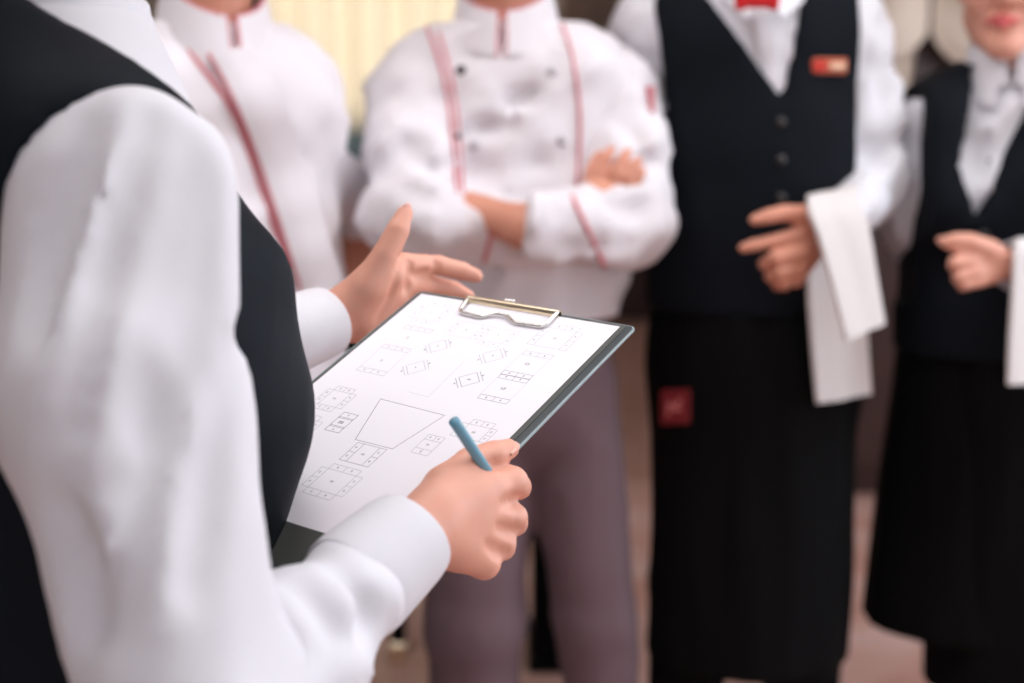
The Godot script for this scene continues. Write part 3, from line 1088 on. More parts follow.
func clipboard() -> void:
	var t := board_frame()
	var vinyl := mat("slate vinyl", Color(0.2, 0.235, 0.25), 0.42)
	var vinyl_in := mat("slate lining", Color(0.3, 0.31, 0.3), 0.6)
	var seam := mat("pale welded edge", Color(0.55, 0.61, 0.62), 0.35)
	var q := func(x: float, y: float, z: float) -> Vector3: return t * Vector3(x / 1000.0 - 0.105, 0.1485 - y / 1000.0, z / 1000.0)   # millimetres from the sheet's top left corner
	var cb := thing("clipboard", "slate grey clipboard with a metal clip, held by the manager in the foreground", "clipboard", q.call(105, 330, -4))
	var b := Buf.new()
	var rows := []
	var x0 := -6.0
	var x1 := 221.0
	var y0 := -5.0
	var y1 := 345.0
	# rounded rectangle panel
	var ring := []
	for c in [[x1 - 5, y0 + 5, -90], [x1 - 5, y1 - 5, 0], [x0 + 5, y1 - 5, 90], [x0 + 5, y0 + 5, 180]]:
		for s in 5:
			var g := deg_to_rad(c[2] + s * 22.5)
			ring.append([c[0] + 5 * cos(g), c[1] + 5 * sin(g)])
	var levels := [[-3.9, 0.6], [-3.6, 0.0], [-1.3, 0.0], [-0.9, 0.6]]
	for lv in levels:
		var row := []
		for p in ring:
			var mx := 105.0
			var my := 170.0
			var fx: float = 1.0 - lv[1] / 115.0
			var fy: float = 1.0 - lv[1] / 165.0
			row.append(q.call(mx + (p[0] - mx) * fx, my + (p[1] - my) * fy, lv[0]))
		rows.append(row)
	for lv in 4:
		for p in ring.size():
			b.v.append(rows[lv][p])
	var n := ring.size()
	for lv in 3:
		for p in n:
			var a0 := lv * n + p
			var a1 := lv * n + (p + 1) % n
			b.i.append_array(PackedInt32Array([a0, a1, a0 + n, a1, a1 + n, a0 + n]))
	for p in range(1, n - 1):
		b.i.append_array(PackedInt32Array([3 * n, 3 * n + p, 3 * n + p + 1, 0, p + 1, p]))
	finish(b, "board", vinyl, cb, false)
	b = Buf.new()
	var seam_pts := []
	for p in ring:
		seam_pts.append(q.call(p[0] + signf(p[0] - 105) * 0.2, p[1], -2.4))
	tube(b, seam_pts, 0.0013, 6, Vector3.ZERO, true)
	finish(b, "welded_edge", seam, cb)
	b = Buf.new()
	var lo: Vector3 = Vector3(-0.105 - 0.004, 0.1485 - 0.337, -0.0009)
	box(b, lo, Vector3(-0.105 + 0.2145, 0.1485 + 0.003, -0.0002), 0.0003, t.basis, t.origin)
	finish(b, "lining", vinyl_in, cb, false)
	# metal clip: rail, wire bail, spring, rivets
	var clip := Node3D.new()
	clip.name = "clip"
	clip.set_meta("floor_point", cb.get_meta("floor_point"))
	clip.set_meta("label", "metal clip with a bent wire bail")
	cb.add_child(clip)
	b = Buf.new()
	var prof := []
	var rail_rows := []
	for s in 9:
		var g := lerpf(-0.35, PI + 0.2, s / 8.0)
		prof.append(Vector2(cos(g) * 3.0, sin(g) * 4.2 + 0.5))
	for e in [52.0, 53.0, 101.0, 149.0, 150.0]:
		var row := []
		for p in prof:
			row.append(q.call(e, -1.5 - p.x, p.y))
		rail_rows.append(row)
	sheet(b, rail_rows, 0.0009)
	finish(b, "rail", mats["brass nickel"], clip)
	b = Buf.new()
	var wire := [q.call(54, -1.5, 3.2), q.call(56, 6, 3.6), q.call(58, 16, 3), q.call(59.5, 18.8, 2.6), q.call(63, 20, 2.2), q.call(82, 21.4, 2), q.call(85, 20.5, 2.1), q.call(91, 15.5, 2.6), q.call(95, 14.2, 2.8), q.call(105, 14.2, 2.8), q.call(108, 15, 2.7), q.call(117, 20.4, 2.1), q.call(120, 21.2, 2), q.call(144, 20.5, 2.2), q.call(147.5, 19.2, 2.6), q.call(148.5, 16, 3), q.call(148.5, 6, 3.6), q.call(148.5, -1.5, 3.2)]
	tube(b, wire, 0.0017, 10)
	finish(b, "wire_bail", mats["silver"], clip)
	b = Buf.new()
	var coil := []
	for s in 40:
		var g := s * 0.9
		coil.append(q.call(92 + s * 0.25, -5.0 - 2.2 * cos(g), 2.6 + 2.8 * sin(g)))
	tube(b, coil, 0.0007, 6)
	finish(b, "spring", mats["silver"], clip)
	# the printed sheet, its lower left corner lifted by the vest
	var pm := mat("printed paper", Color.WHITE, 0.75)
	pm.albedo_texture = draw_plan()
	var sh := thing("paper_sheet", "white sheet printed with a table seating plan, clipped on the clipboard", "paper", q.call(105, 297, 0.2))
	var vv := PackedVector3Array()
	var nn := PackedVector3Array()
	var uv := PackedVector2Array()
	var ix := PackedInt32Array()
	var nu := 28
	var nv := 36
	for j in nv + 1:
		for i in nu + 1:
			var u := float(i) / nu
			var v := float(j) / nv
			vv.append(q.call(u * 210, v * 297, paper_lift(u, v)) - sh.position)
			var dx: Vector3 = q.call(u * 210 + 1, v * 297, paper_lift(u + 1 / 210.0, v)) - q.call(u * 210, v * 297, paper_lift(u, v))
			var dy: Vector3 = q.call(u * 210, v * 297 + 1, paper_lift(u, v + 1 / 297.0)) - q.call(u * 210, v * 297, paper_lift(u, v))
			nn.append(dy.cross(dx).normalized())
			uv.append(Vector2(u, v))
	for j in nv:
		for i in nu:
			var p := j * (nu + 1) + i
			ix.append_array(PackedInt32Array([p, p + 1, p + nu + 1, p + 1, p + nu + 2, p + nu + 1]))
	var arr := []
	arr.resize(Mesh.ARRAY_MAX)
	arr[Mesh.ARRAY_VERTEX] = vv
	arr[Mesh.ARRAY_NORMAL] = nn
	arr[Mesh.ARRAY_TEX_UV] = uv
	arr[Mesh.ARRAY_INDEX] = ix
	var me := ArrayMesh.new()
	me.add_surface_from_arrays(Mesh.PRIMITIVE_TRIANGLES, arr)
	var o := MeshInstance3D.new()
	o.name = "printed_page"
	o.mesh = me
	o.material_override = pm
	sh.add_child(o)
	# pen in the right fist
	var p0 := at(454, 421, 0.972)
	var p1 := at(485, 468, 1.008)
	var dir := (p1 - p0).normalized()
	var pen := thing("ballpoint_pen", "teal blue ballpoint pen held in the manager's right fist", "pen", p0)
	b = Buf.new()
	tube(b, [p0, p0 + dir * 0.004, p0 + dir * 0.05, p0 + dir * 0.096], 0.0039, 14)
	finish(b, "barrel", mat("teal plastic", Color(0.4, 0.61, 0.69), 0.35), pen)
	b = Buf.new()
	tube(b, [p0 + dir * 0.096, p0 + dir * 0.108, p0 + dir * 0.112], 0.0034, 12, Vector3.ZERO, false, 0.2)
	finish(b, "tip", mats["silver"], pen)

func paper_lift(u: float, v: float) -> float:
	var a := maxf(0.0, (v - 0.62) / 0.38) * maxf(0.0, (0.62 - u) / 0.62)
	return 0.25 + 14.0 * a * a + 0.5 * sin(u * 5.0 + v * 3.0) * v * v

# ---------------------------------------------------------------- manager
func manager() -> void:
	var c := Vector3(-0.315, 0, -0.98)
	var fd := Vector3(0.87, 0, -0.5).normalized()
	var r := fd.cross(UP3)
	var root := thing("person", "manager seen from behind in dark vest and white shirt, holding clipboard and pen", "person", c)
	var pt := func(y: float, fw := 0.0, sd := 0.0) -> Vector3: return Vector3(c.x, y, c.z) + fd * fw + r * sd
	var sh_r := at(127, 202, 0.84)
	var el_r := at(198, 748, 0.762)
	var cu_a := at(350, 590, 0.912)
	var cu_b := at(410, 537, 0.957)
	var wr_r := at(424, 531, 0.968)
	var sh_l: Vector3 = pt.call(1.3, 0.0, -0.165)
	var el_l := at(150, 460, 1.17)
	var cl_a := at(275, 342, 1.245)
	var cl_b := at(327, 321, 1.288)
	var wr_l := at(341, 316, 1.296)
	# body
	var body := Buf.new()
	var f := Field.new()
	f.cone(pt.call(1.31, 0, -0.12), pt.call(1.31, 0, 0.12), 0.045, 0.045, 0.04)
	f.cone(pt.call(1.27), pt.call(1.13, 0.01), 0.12, 0.11, 0.06, 0.72, fd)
	f.cone(pt.call(1.13, 0.0), pt.call(0.98), 0.11, 0.115, 0.06, 0.75, fd)
	f.cone(pt.call(0.96), pt.call(0.85), 0.125, 0.15, 0.06, 0.8, fd)
	f.cone(pt.call(1.32), pt.call(1.47, 0.02), 0.055, 0.05, 0.04)
	f.chain([sh_r, el_r, wr_r], [0.03, 0.02, 0.018], 0.03)
	f.chain([sh_l, el_l, wr_l], [0.03, 0.025, 0.02], 0.03)
	for s in [-1, 1]:
		f.chain([pt.call(0.82, 0, 0.085 * s), pt.call(0.45, 0.01, 0.08 * s), pt.call(0.07, -0.02, 0.08 * s)], [0.08, 0.05, 0.035], 0.03)
	net(f, 0.013, body)
	head(body, root, pt.call(0.0, 0.01), fd, 1.70, mats["skin fair"], Color(0.2, 0.13, 0.09), true, Color(0.74, 0.36, 0.34), 0.96)
	# right fist round the clipboard's edge and the pen
	var rf := [
		[at(511, 483, 1.022), at(519, 487, 1.052), at(500, 488, 1.078), at(486, 482, 1.075)],
		[at(510, 518, 1.022), at(515, 523, 1.052), at(494, 518, 1.074), at(480, 508, 1.066)],
		[at(499, 543, 1.014), at(503, 548, 1.04), at(484, 542, 1.058), at(472, 530, 1.05)],
		[at(484, 563, 1.002), at(487, 567, 1.024), at(470, 560, 1.038), at(462, 548, 1.032)]]
	var rt := [at(446, 488, 0.992), at(470, 464, 1.012), at(494, 455, 1.024), at(509, 449, 1.032)]
	hand(body, cu_b.lerp(cu_a, 0.4), wr_r, rf, rt, 1.0, 0.0026, [[at(440, 508, 0.975), at(484, 484, 1.004), 0.018, 0.013], [at(445, 540, 0.985), at(474, 545, 1.0), 0.016, 0.012], [at(440, 524, 0.98), at(490, 512, 1.008), 0.017, 0.012]], [[[526, 499], [514, 501], [504, 505]], [[524, 533], [510, 531], [498, 527]], [[511, 556], [499, 551], [488, 545]], [[480, 463], [490, 465], [500, 464]]])
	# left hand, palm open towards the camera, thumb up
	var lf := [
		[at(402, 266, 1.308), at(438, 265, 1.338), at(462, 271, 1.352), at(476, 276, 1.358)],
		[at(401, 283, 1.312), at(428, 284, 1.352), at(453, 290, 1.372), at(468, 297, 1.378)],
		[at(393, 296, 1.312), at(411, 298, 1.352), at(425, 306, 1.378), at(436, 316, 1.384)],
		[at(382, 312, 1.318), at(394, 318, 1.356), at(406, 327, 1.372), at(414, 335, 1.374)]]
	var lt := [at(367, 286, 1.282), at(386, 254, 1.276), at(398, 230, 1.276), at(405, 213, 1.28)]
	hand(body, cl_b.lerp(cl_a, 0.5), wr_l, lf, lt, 1.0, 0.0026, [[at(355, 305, 1.29), at(385, 275, 1.29), 0.021, 0.018], [at(360, 322, 1.298), at(388, 296, 1.308), 0.019, 0.016]], [[[400, 256], [399, 276], [391, 298], [378, 320]], [[410, 258], [412, 268], [411, 277]], [[408, 280], [409, 286], [407, 292]], [[437, 259], [438.5, 266], [437.5, 272]], [[414, 276], [426, 275], [438, 276]]], 1.1)
	finish(body, "body", mats["skin fair"], root)
	nail(root, at(406.5, 211, 1.276), at(407, 205, 1.28) - at(398, 230, 1.276), Vector3(0.55, 0.0, 0.8), 0.0056)
	nail(root, at(511, 448.5, 1.0265), at(514, 446, 1.026) - at(497, 457, 1.016), Vector3(0.0, 0.75, 0.6), 0.0056)
	# ring on the left ring finger
	var rb := Buf.new()
	var rc := at(400.5, 296.8, 1.33)
	var rax := (at(411, 298, 1.352) - at(393, 296, 1.312)).normalized()
	var rs := rax.cross(UP3).normalized()
	var ru := rax.cross(rs)
	var rp := []
	for s in 20:
		rp.append(rc + (rs * cos(TAU * s / 20.0) + ru * sin(TAU * s / 20.0)) * 0.0112)
	tube(rb, rp, 0.0015, 8, Vector3.ZERO, true)
	finish(rb, "finger_ring", mats["silver"], root)
	# shirt
	var s := Buf.new()
	var sf := Field.new()
	sf.cone(pt.call(1.305, -0.01, -0.09), pt.call(1.305, -0.01, 0.09), 0.056, 0.056, 0.05)
	sf.cone(pt.call(1.27), pt.call(1.13, 0.01), 0.145, 0.135, 0.06, 0.74, fd)
	sf.cone(pt.call(1.13, 0.01), pt.call(1.0, 0.0), 0.13, 0.125, 0.06, 0.8, fd)
	for e in [-1, 1]:
		sf.ball(pt.call(1.14, 0.085, 0.07 * e), 0.062, 0.05)
	sf.cone(pt.call(1.33, -0.01), pt.call(1.41, 0.005), 0.075, 0.058, 0.06)
	sf.cut(UP3, pt.call(1.42))
	net(sf, 0.012, s)
	var a := Field.new()
	var mid := at(123, 400, 0.812)
	a.cone(at(127, 206, 0.845), mid, 0.068, 0.066, 0.03)
	a.cone(mid, el_r, 0.066, 0.055, 0.03)
	a.cone(el_r, el_r.lerp(cu_a, 0.4), 0.053, 0.044, 0.025)
	var fdir := (at(60, 460, 0.8) - at(150, 110, 0.84)).normalized()
	folds(a, 5, fdir, 15.0, 0.007, 0.06)
	creases(a, [
		[[95, 108], [75, 160], [50, 240], [36, 340]], [[150, 108], [140, 170], [108, 260], [84, 350], [66, 440]], [[192, 122], [190, 190], [165, 280], [130, 385], [100, 490]],
		[[222, 165], [218, 240], [200, 335], [175, 435], [140, 545], [118, 650]], [[247, 310], [237, 390], [212, 490], [186, 600]], [[158, 372], [152, 400], [142, 440]], [[60, 500], [66, 560], [84, 640]]], 0.0095, 0.013, 0.45, 0.0)
	net(a, 0.0065, s)
	var fa := Field.new()
	fa.chain([el_r.lerp(cu_a, 0.1), el_r.lerp(cu_a, 0.55), cu_a.lerp(cu_b, 0.15)], [0.052, 0.043, 0.035], 0.03)
	folds(fa, 37, (cu_b - el_r).cross(UP3) + UP3 * 0.05, 22.0, 0.006, 0.3)
	creases(fa, [[[334, 566], [362, 580], [372, 612], [366, 640]], [[300, 584], [326, 600], [336, 632], [332, 668]], [[272, 600], [286, 640], [282, 676]]], 0.0075, 0.01)
	net(fa, 0.006, s)
	var la := Field.new()
	la.chain([sh_l, el_l, cl_a.lerp(cl_b, 0.15)], [0.06, 0.055, 0.034], 0.04)
	la.noise = noise_of(8, 16.0)
	la.amp = 0.004
	net(la, 0.01, s)
	relax(s, 3)
	finish(s, "shirt", mats["white shirt"], root)
	cuff(root, cu_a, cu_b, 0.0375, 0.033, mats["white shirt"])
	cuff(root, cl_a, cl_b, 0.034, 0.0315, mats["white shirt"])
	band(root, "shirt_collar", pt.call(0.0, 0.005), fd, 1.385, 1.44, 0.066, 0.06, 0.12, mats["white shirt"], 0.02)
	band(root, "collar_leaf", pt.call(0.0, 0.005), fd, 1.372, 1.442, 0.08, 0.062, 0.3, mats["white shirt"], 0.03)
	# vest
	var v := Field.new()
	v.cone(pt.call(1.31, -0.012, -0.11), pt.call(1.31, -0.012, 0.11), 0.066, 0.066, 0.05)
	v.cone(pt.call(1.27, -0.005), pt.call(1.13, 0.012), 0.158, 0.148, 0.06, 0.76, fd)
	v.cone(pt.call(1.13, 0.012), pt.call(1.0, 0.0), 0.143, 0.138, 0.06, 0.8, fd)
	v.cone(pt.call(1.0, 0.0), pt.call(0.88), 0.14, 0.165, 0.06, 0.82, fd)
	for e in [-1, 1]:
		v.cone(pt.call(1.222, 0.096, 0.06 * e), pt.call(1.15, 0.082, 0.062 * e), 0.052, 0.056, 0.05)
		v.ball(pt.call(1.135, 0.088, 0.062 * e), 0.06, 0.05)
	v.ball(pt.call(1.06, 0.055), 0.092, 0.06)
	v.cone(pt.call(1.33, -0.03), pt.call(1.45, -0.035), 0.09, 0.07, 0.06)
	v.cut(UP3, pt.call(1.46))
	v.cut(-UP3, pt.call(0.86))
	v.extra = func(p: Vector3, d: float) -> float:
		var x := (p - c).dot(r)
		var z := (p - c).dot(fd)
		var vee := absf(x) - 0.25 * (p.y - 1.17)      # V neck in front
		d = maxf(d, minf(-vee, z))
		d = maxf(d, minf((z + 0.035 - 1.44 * (1.42 - p.y)) / 1.75, 0.135 - absf(x)))
		var hole := Vector2(z + 0.012, (p.y - 1.27) * 0.62).length() - 0.05   # armholes
		if absf(x) > 0.11:
			d = maxf(d, -hole)
		return maxf(d, absf(x) - 0.168)
	v.noise = noise_of(12, 9.0)
	v.amp = 0.003
	mould(v, 0.009, "vest", mats["navy vest"], root)
	# skirt and legs
	var k := Field.new()
	k.cone(pt.call(0.99), pt.call(0.86), 0.128, 0.16, 0.05, 0.8, fd)
	k.cone(pt.call(0.86), pt.call(0.48), 0.162, 0.165, 0.05, 0.82, fd)
	k.cut(-UP3, pt.call(0.46))
	mould(k, 0.014, "skirt", mats["black apron"], root)
	shoes(root, [pt.call(0, -0.02, -0.08), pt.call(0, -0.02, 0.08)], fd)

# ---------------------------------------------------------------- cook with crossed arms
func cook_arms_crossed() -> void:
	var h := 1.72
	var c := wp(506, 120, 2.35)
	c.y = 0.0
	var fd := Vector3(-0.06, 0, 1).normalized()
	var root := thing("person", "cook in white jacket with red piping standing with arms crossed", "person", c)
	var sr := wp(404, 97, 2.36)
	var er := wp(420, 220, 2.17)
	var fr := wp(548, 238, 2.205)
	var hr := wp(596, 196, 2.19)
	var sl := wp(612, 97, 2.36)
	var el := wp(630, 224, 2.24)
	var fl := wp(528, 228, 2.11)
	var wl := wp(466, 208, 2.17)
	var body := Buf.new()
	var f := Field.new()
	torso(f, c, fd, h, -0.034)
	neck(f, c, fd, h)
	f.chain([sr, er, fr, hr], [0.04, 0.032, 0.022, 0.022], 0.03)
	f.chain([sl, el, fl, wl], [0.04, 0.032, 0.03, 0.028], 0.03)
	var hip := [Vector3(c.x - 0.04, 0.86, c.z), Vector3(c.x + 0.1, 0.86, c.z)]
	var kn := [Vector3(c.x - 0.045, 0.46, c.z + 0.02), Vector3(c.x + 0.155, 0.46, c.z + 0.01)]
	var ft := [Vector3(c.x - 0.05, 0.08, c.z - 0.03), Vector3(c.x + 0.19, 0.08, c.z - 0.03)]
	legs(f, hip, kn, ft, [0.07, 0.05, 0.035])
	net(f, 0.014, body)
	head(body, root, c, fd, 1.765, mats["skin warm"], Color(0.18, 0.12, 0.08))
	# right hand resting on the left upper arm
	hand(body, fr.lerp(hr, 0.6), hr, [
		[wp(603, 186, 2.2), wp(600, 172, 2.195), wp(606, 158, 2.2), wp(611, 149, 2.21)],
		[wp(614, 188, 2.2), wp(615, 173, 2.19), wp(622, 160, 2.195), wp(628, 152, 2.21)],
		[wp(626, 190, 2.2), wp(627, 177, 2.19), wp(634, 166, 2.195), wp(639, 160, 2.21)],
		[wp(634, 193, 2.205), wp(636, 183, 2.2), wp(640, 175, 2.2), wp(643, 170, 2.21)]],
		[wp(594, 186, 2.2), wp(592, 174, 2.21), wp(596, 162, 2.22), wp(600, 154, 2.225)], 1.05, 0.004)
	# left hand tucked under the right upper arm
	hand(body, fl, wl, [
		[wp(434, 198, 2.235), wp(420, 196, 2.26), wp(412, 197, 2.28), wp(408, 200, 2.3)],
		[wp(433, 207, 2.235), wp(418, 207, 2.26), wp(410, 209, 2.28), wp(406, 212, 2.3)],
		[wp(434, 216, 2.235), wp(421, 218, 2.26), wp(413, 220, 2.28), wp(409, 223, 2.3)],
		[wp(438, 224, 2.235), wp(427, 227, 2.255), wp(421, 230, 2.27), wp(417, 233, 2.285)]],
		[wp(452, 198, 2.2), wp(444, 193, 2.22), wp(436, 189, 2.24), wp(430, 186, 2.255)], 0.95, 0.005)
	finish(body, "body", mats["skin warm"], root)
	# jacket
	var jb := Buf.new()
	var j := Field.new()
	torso(j, c, fd, h, 0.016)
	j.cone(Vector3(c.x, 0.60 * h, c.z + 0.01), Vector3(c.x, 0.525 * h, c.z), 0.172, 0.182, 0.06, 0.76, fd)
	j.chain([sr, sr.lerp(er, 0.5), er, fr], [0.07, 0.07, 0.064, 0.046], 0.035)
	j.cone(wp(402, 214, 2.17), wp(434, 216, 2.115), 0.062, 0.05, 0.03)
	j.cut(-UP3, Vector3(0, 0.995, 0))
	j.cut(UP3, Vector3(0, 0.855 * h, 0))
	j.noise = noise_of(17, 11.0)
	j.amp = 0.016
	wrinkles(j, 19, Vector3(1, 0.6, 0), 9.0, 0.009, 0.35)
	creases(j, [[[455, 112], [495, 128], [540, 118]], [[470, 170], [510, 172], [552, 160]], [[380, 118], [405, 140], [432, 172]], [[376, 170], [410, 188], [440, 196]], [[470, 95], [505, 102], [530, 96]]], 0.008, 0.016, 1.6, 0.5)
	net(j, 0.011, jb)
	var l := Field.new()
	l.cone(sl + Vector3(-0.06, 0.01, 0), sl, 0.068, 0.072, 0.03)
	l.chain([sl, sl.lerp(el, 0.5), el, fl.lerp(wl, -0.0)], [0.07, 0.072, 0.068, 0.052], 0.03)
	l.cut(Vector3(-1, 0.12, 0), fl + Vector3(-0.006, 0, 0))
	l.noise = noise_of(23, 11.0)
	l.amp = 0.013
	wrinkles(l, 29, Vector3(1, 0.3, 0), 10.0, 0.008, 0.35)
	creases(l, [[[600, 200], [632, 208], [655, 200]], [[560, 250], [600, 254], [640, 246]], [[620, 120], [640, 140], [650, 165]]], 0.008, 0.016, 1.6, 0.5)
	net(l, 0.01, jb)
	relax(jb, 2)
	finish(jb, "jacket", mats["cook cotton"], root)
	piping(root, stuck(j, [[427, 27], [443, 75], [452, 130], [457, 192]], 14, 1.6, 0.002), 0.0028, mats["red piping"])
	piping(root, stuck(j, [[437, 27], [451, 75], [459, 130], [463, 192]], 14, 1.6, 0.002), 0.0024, mats["red piping"])
	piping(root, stuck(j, [[560, 18], [573, 60], [580, 120], [577, 186]], 14, 1.6, 0.002), 0.0028, mats["red piping"])
	piping(root, stuck(l, [[572, 196], [584, 222], [600, 256], [606, 270]], 8), 0.004, mats["red piping"])
	piping(root, stuck(j, [[494, 226], [489, 244], [484, 262]], 6), 0.004, mats["red piping"])
	for p in [[461, 70], [552, 72], [456, 136], [474, 145], [562, 141]]:
		button(root, on(j, p[0], p[1]), Vector3(0, 0, 1), 0.0085, mats["dark button"] if p[0] < 470 else mats["pale button"])
	# mandarin collar with a red edge
	var rows := band(root, "collar", c + fd * 0.012, fd, 0.845 * h, 0.845 * h + 0.075, 0.086, 0.07, 0.1, mats["cook cotton"], 0.04, 0.006)
	var top := []
	for row in rows:
		top.append(row[4] + Vector3(0, 0.001, 0))
	for e in 4:
		top.push_front(rows[0][3 - e])
		top.append(rows[32][3 - e])
	piping(root, top, 0.0032, mats["red piping"])
	var pk := Buf.new()        # red badge on the sleeve
	box(pk, Vector3(-0.004, -0.022, -0.01), Vector3(0.004, 0.022, 0.01), 0.002, Basis(UP3, 0.5), l.reach(wp(652, 100, 2.3) + Vector3(0.15, 0, 0), Vector3(-1, 0, 0)))
	finish(pk, "sleeve_badge", mats["red piping"], root, false)
	# trousers
	var t := Field.new()
	t.cone(Vector3(c.x + 0.008, 0.58 * h, c.z), Vector3(c.x + 0.022, 0.51 * h, c.z), 0.16, 0.16, 0.06, 0.74, fd)
	legs(t, hip, kn, [ft[0] + Vector3(0, -0.05, 0), ft[1] + Vector3(0, -0.05, 0)], [0.09, 0.07, 0.056], 0.02)
	t.cone(hip[0], kn[0] + Vector3(-0.012, 0, 0), 0.094, 0.083, 0.02)
	t.cone(kn[0] + Vector3(-0.012, 0, 0), ft[0] + Vector3(-0.012, -0.05, 0), 0.083, 0.07, 0.02)
	t.cut(-UP3, Vector3(0, 0.035, 0))
	t.noise = noise_of(41, 9.0)
	t.amp = 0.006
	mould(t, 0.013, "trousers", mats["mauve trousers"], root)
	shoes(root, ft, fd)

# ---------------------------------------------------------------- cook next to the manager
func cook_beside_manager() -> void:
	var h := 1.70
	var c := wp(216, 120, 2.16)
	c.y = 0.0
	var fd := Vector3(0.5, 0, 0.87).normalized()
	var r := fd.cross(UP3)
	var root := thing("person", "cook in white jacket standing half hidden beside the manager, hands behind back", "person", c)
	var sl := wp(290, 108, 2.16)
	var el := wp(369, 198, 2.34)
	var fl := wp(370, 236, 2.38)
	var wl := wp(330, 290, 2.38)
	var sr := wp(130, 105, 2.14)
	var er := wp(100, 230, 2.2)
	var wr := wp(190, 300, 2.36)
	var body := Buf.new()
	var f := Field.new()
	torso(f, c, fd, h, -0.034)
	neck(f, c, fd, h)
	f.chain([sr, er, wr], [0.036, 0.03, 0.024], 0.03)
	f.chain([sl, sl.lerp(el, 0.55) + Vector3(-0.05, 0, 0), el, fl, wl], [0.036, 0.034, 0.034, 0.036, 0.024], 0.03)
	var hip := [Vector3(c.x - 0.085, 0.86, c.z), Vector3(c.x + 0.085, 0.86, c.z)]
	var kn := [Vector3(c.x - 0.1, 0.46, c.z + 0.02), Vector3(c.x + 0.125, 0.46, c.z + 0.01)]
	var ft := [Vector3(c.x - 0.11, 0.08, c.z - 0.03), Vector3(c.x + 0.15, 0.08, c.z - 0.03)]
	legs(f, hip, kn, ft, [0.07, 0.05, 0.035])
	net(f, 0.014, body)
	head(body, root, c, fd, 1.76, mats["skin warm"], Color(0.16, 0.1, 0.07))
	for e in [[wl, (wl - fl).normalized(), -1.0], [wr, (wr - er).normalized(), 1.0]]:
		var w: Vector3 = e[0]
		var d: Vector3 = e[1]
		var sd: Vector3 = d.cross(fd).normalized()
		var fg := []
		for q in 4:
			var k0: Vector3 = w + d * 0.085 + sd * (0.03 - q * 0.02)
			fg.append([k0, k0 + d * 0.035, k0 + d * 0.05 + fd * 0.02, k0 + d * 0.05 + fd * 0.038])
		hand(body, w - d * 0.05, w, fg, [w + d * 0.03 + sd * 0.035, w + d * 0.06 + sd * 0.05, w + d * 0.085 + sd * 0.048, w + d * 0.1 + sd * 0.042], 1.05, 0.006)
	finish(body, "body", mats["skin warm"], root)
	var jb := Buf.new()
	var j := Field.new()
	torso(j, c, fd, h, 0.018, 1.0)
	j.cone(Vector3(c.x, 0.60 * h, c.z + 0.01), Vector3(c.x, 0.525 * h, c.z), 0.185, 0.19, 0.06, 0.78, fd)
	j.chain([sl, sl.lerp(el, 0.55) + Vector3(-0.05, 0, 0), el, el.lerp(fl, 0.35)], [0.064, 0.06, 0.05, 0.05], 0.03)
	j.chain([sr, er, wr], [0.072, 0.066, 0.05], 0.03)
	j.cut(-UP3, Vector3(0, 0.52 * h, 0))
	j.cut(UP3, Vector3(0, 0.86 * h, 0))
	j.noise = noise_of(57, 10.0)
	j.amp = 0.014
	wrinkles(j, 59, Vector3(0.6, 1, 0), 9.0, 0.008, 0.35)
	net(j, 0.011, jb)
	relax(jb, 2)
	finish(jb, "jacket", mats["cook cotton"], root)
	piping(root, stuck(j, [[160, 8], [196, 60], [232, 110], [262, 190], [288, 268]], 18), 0.004, mats["red piping"])
	# the lapped front edge: a folded strip of cloth with piping
	var edge := stuck(j, [[213, 54], [238, 100], [262, 160], [284, 225], [304, 288]], 20)
	var lap := []
	for p in edge:
		lap.append([p + Vector3(0.0, 0, 0.014), p + Vector3(0.012, 0.003, 0.013), p + Vector3(0.03, 0.006, 0.007), p + Vector3(0.055, 0.01, -0.006)])
	var lb := Buf.new()
	sheet(lb, lap, 0.006)
	finish(lb, "front_lap", mats["cook cotton"], root)
	var ep := []
	for p in edge:
		ep.append(p + Vector3(-0.002, 0, 0.013))
	piping(root, ep, 0.0042, mats["red piping"])
	var rows := band(root, "collar", c + fd * 0.012, fd, 0.84 * h, 0.84 * h + 0.09, 0.09, 0.072, 0.1, mats["cook cotton"], 0.045, 0.006)
	var top := []
	for row in rows:
		top.append(row[4] + Vector3(0, 0.001, 0))
	for e in 4:
		top.push_front(rows[0][3 - e])
		top.append(rows[32][3 - e])
	piping(root, top, 0.0032, mats["red piping"])
	var t := Field.new()
	t.cone(Vector3(c.x, 0.57 * h, c.z), Vector3(c.x, 0.51 * h, c.z), 0.155, 0.168, 0.06, 0.74, fd)
	legs(t, hip, kn, [ft[0] + Vector3(0, -0.05, 0), ft[1] + Vector3(0, -0.05, 0)], [0.098, 0.083, 0.07], 0.025)
	t.cut(-UP3, Vector3(0, 0.035, 0))
	mould(t, 0.014, "trousers", mats["mauve trousers"], root)
	shoes(root, ft, fd)

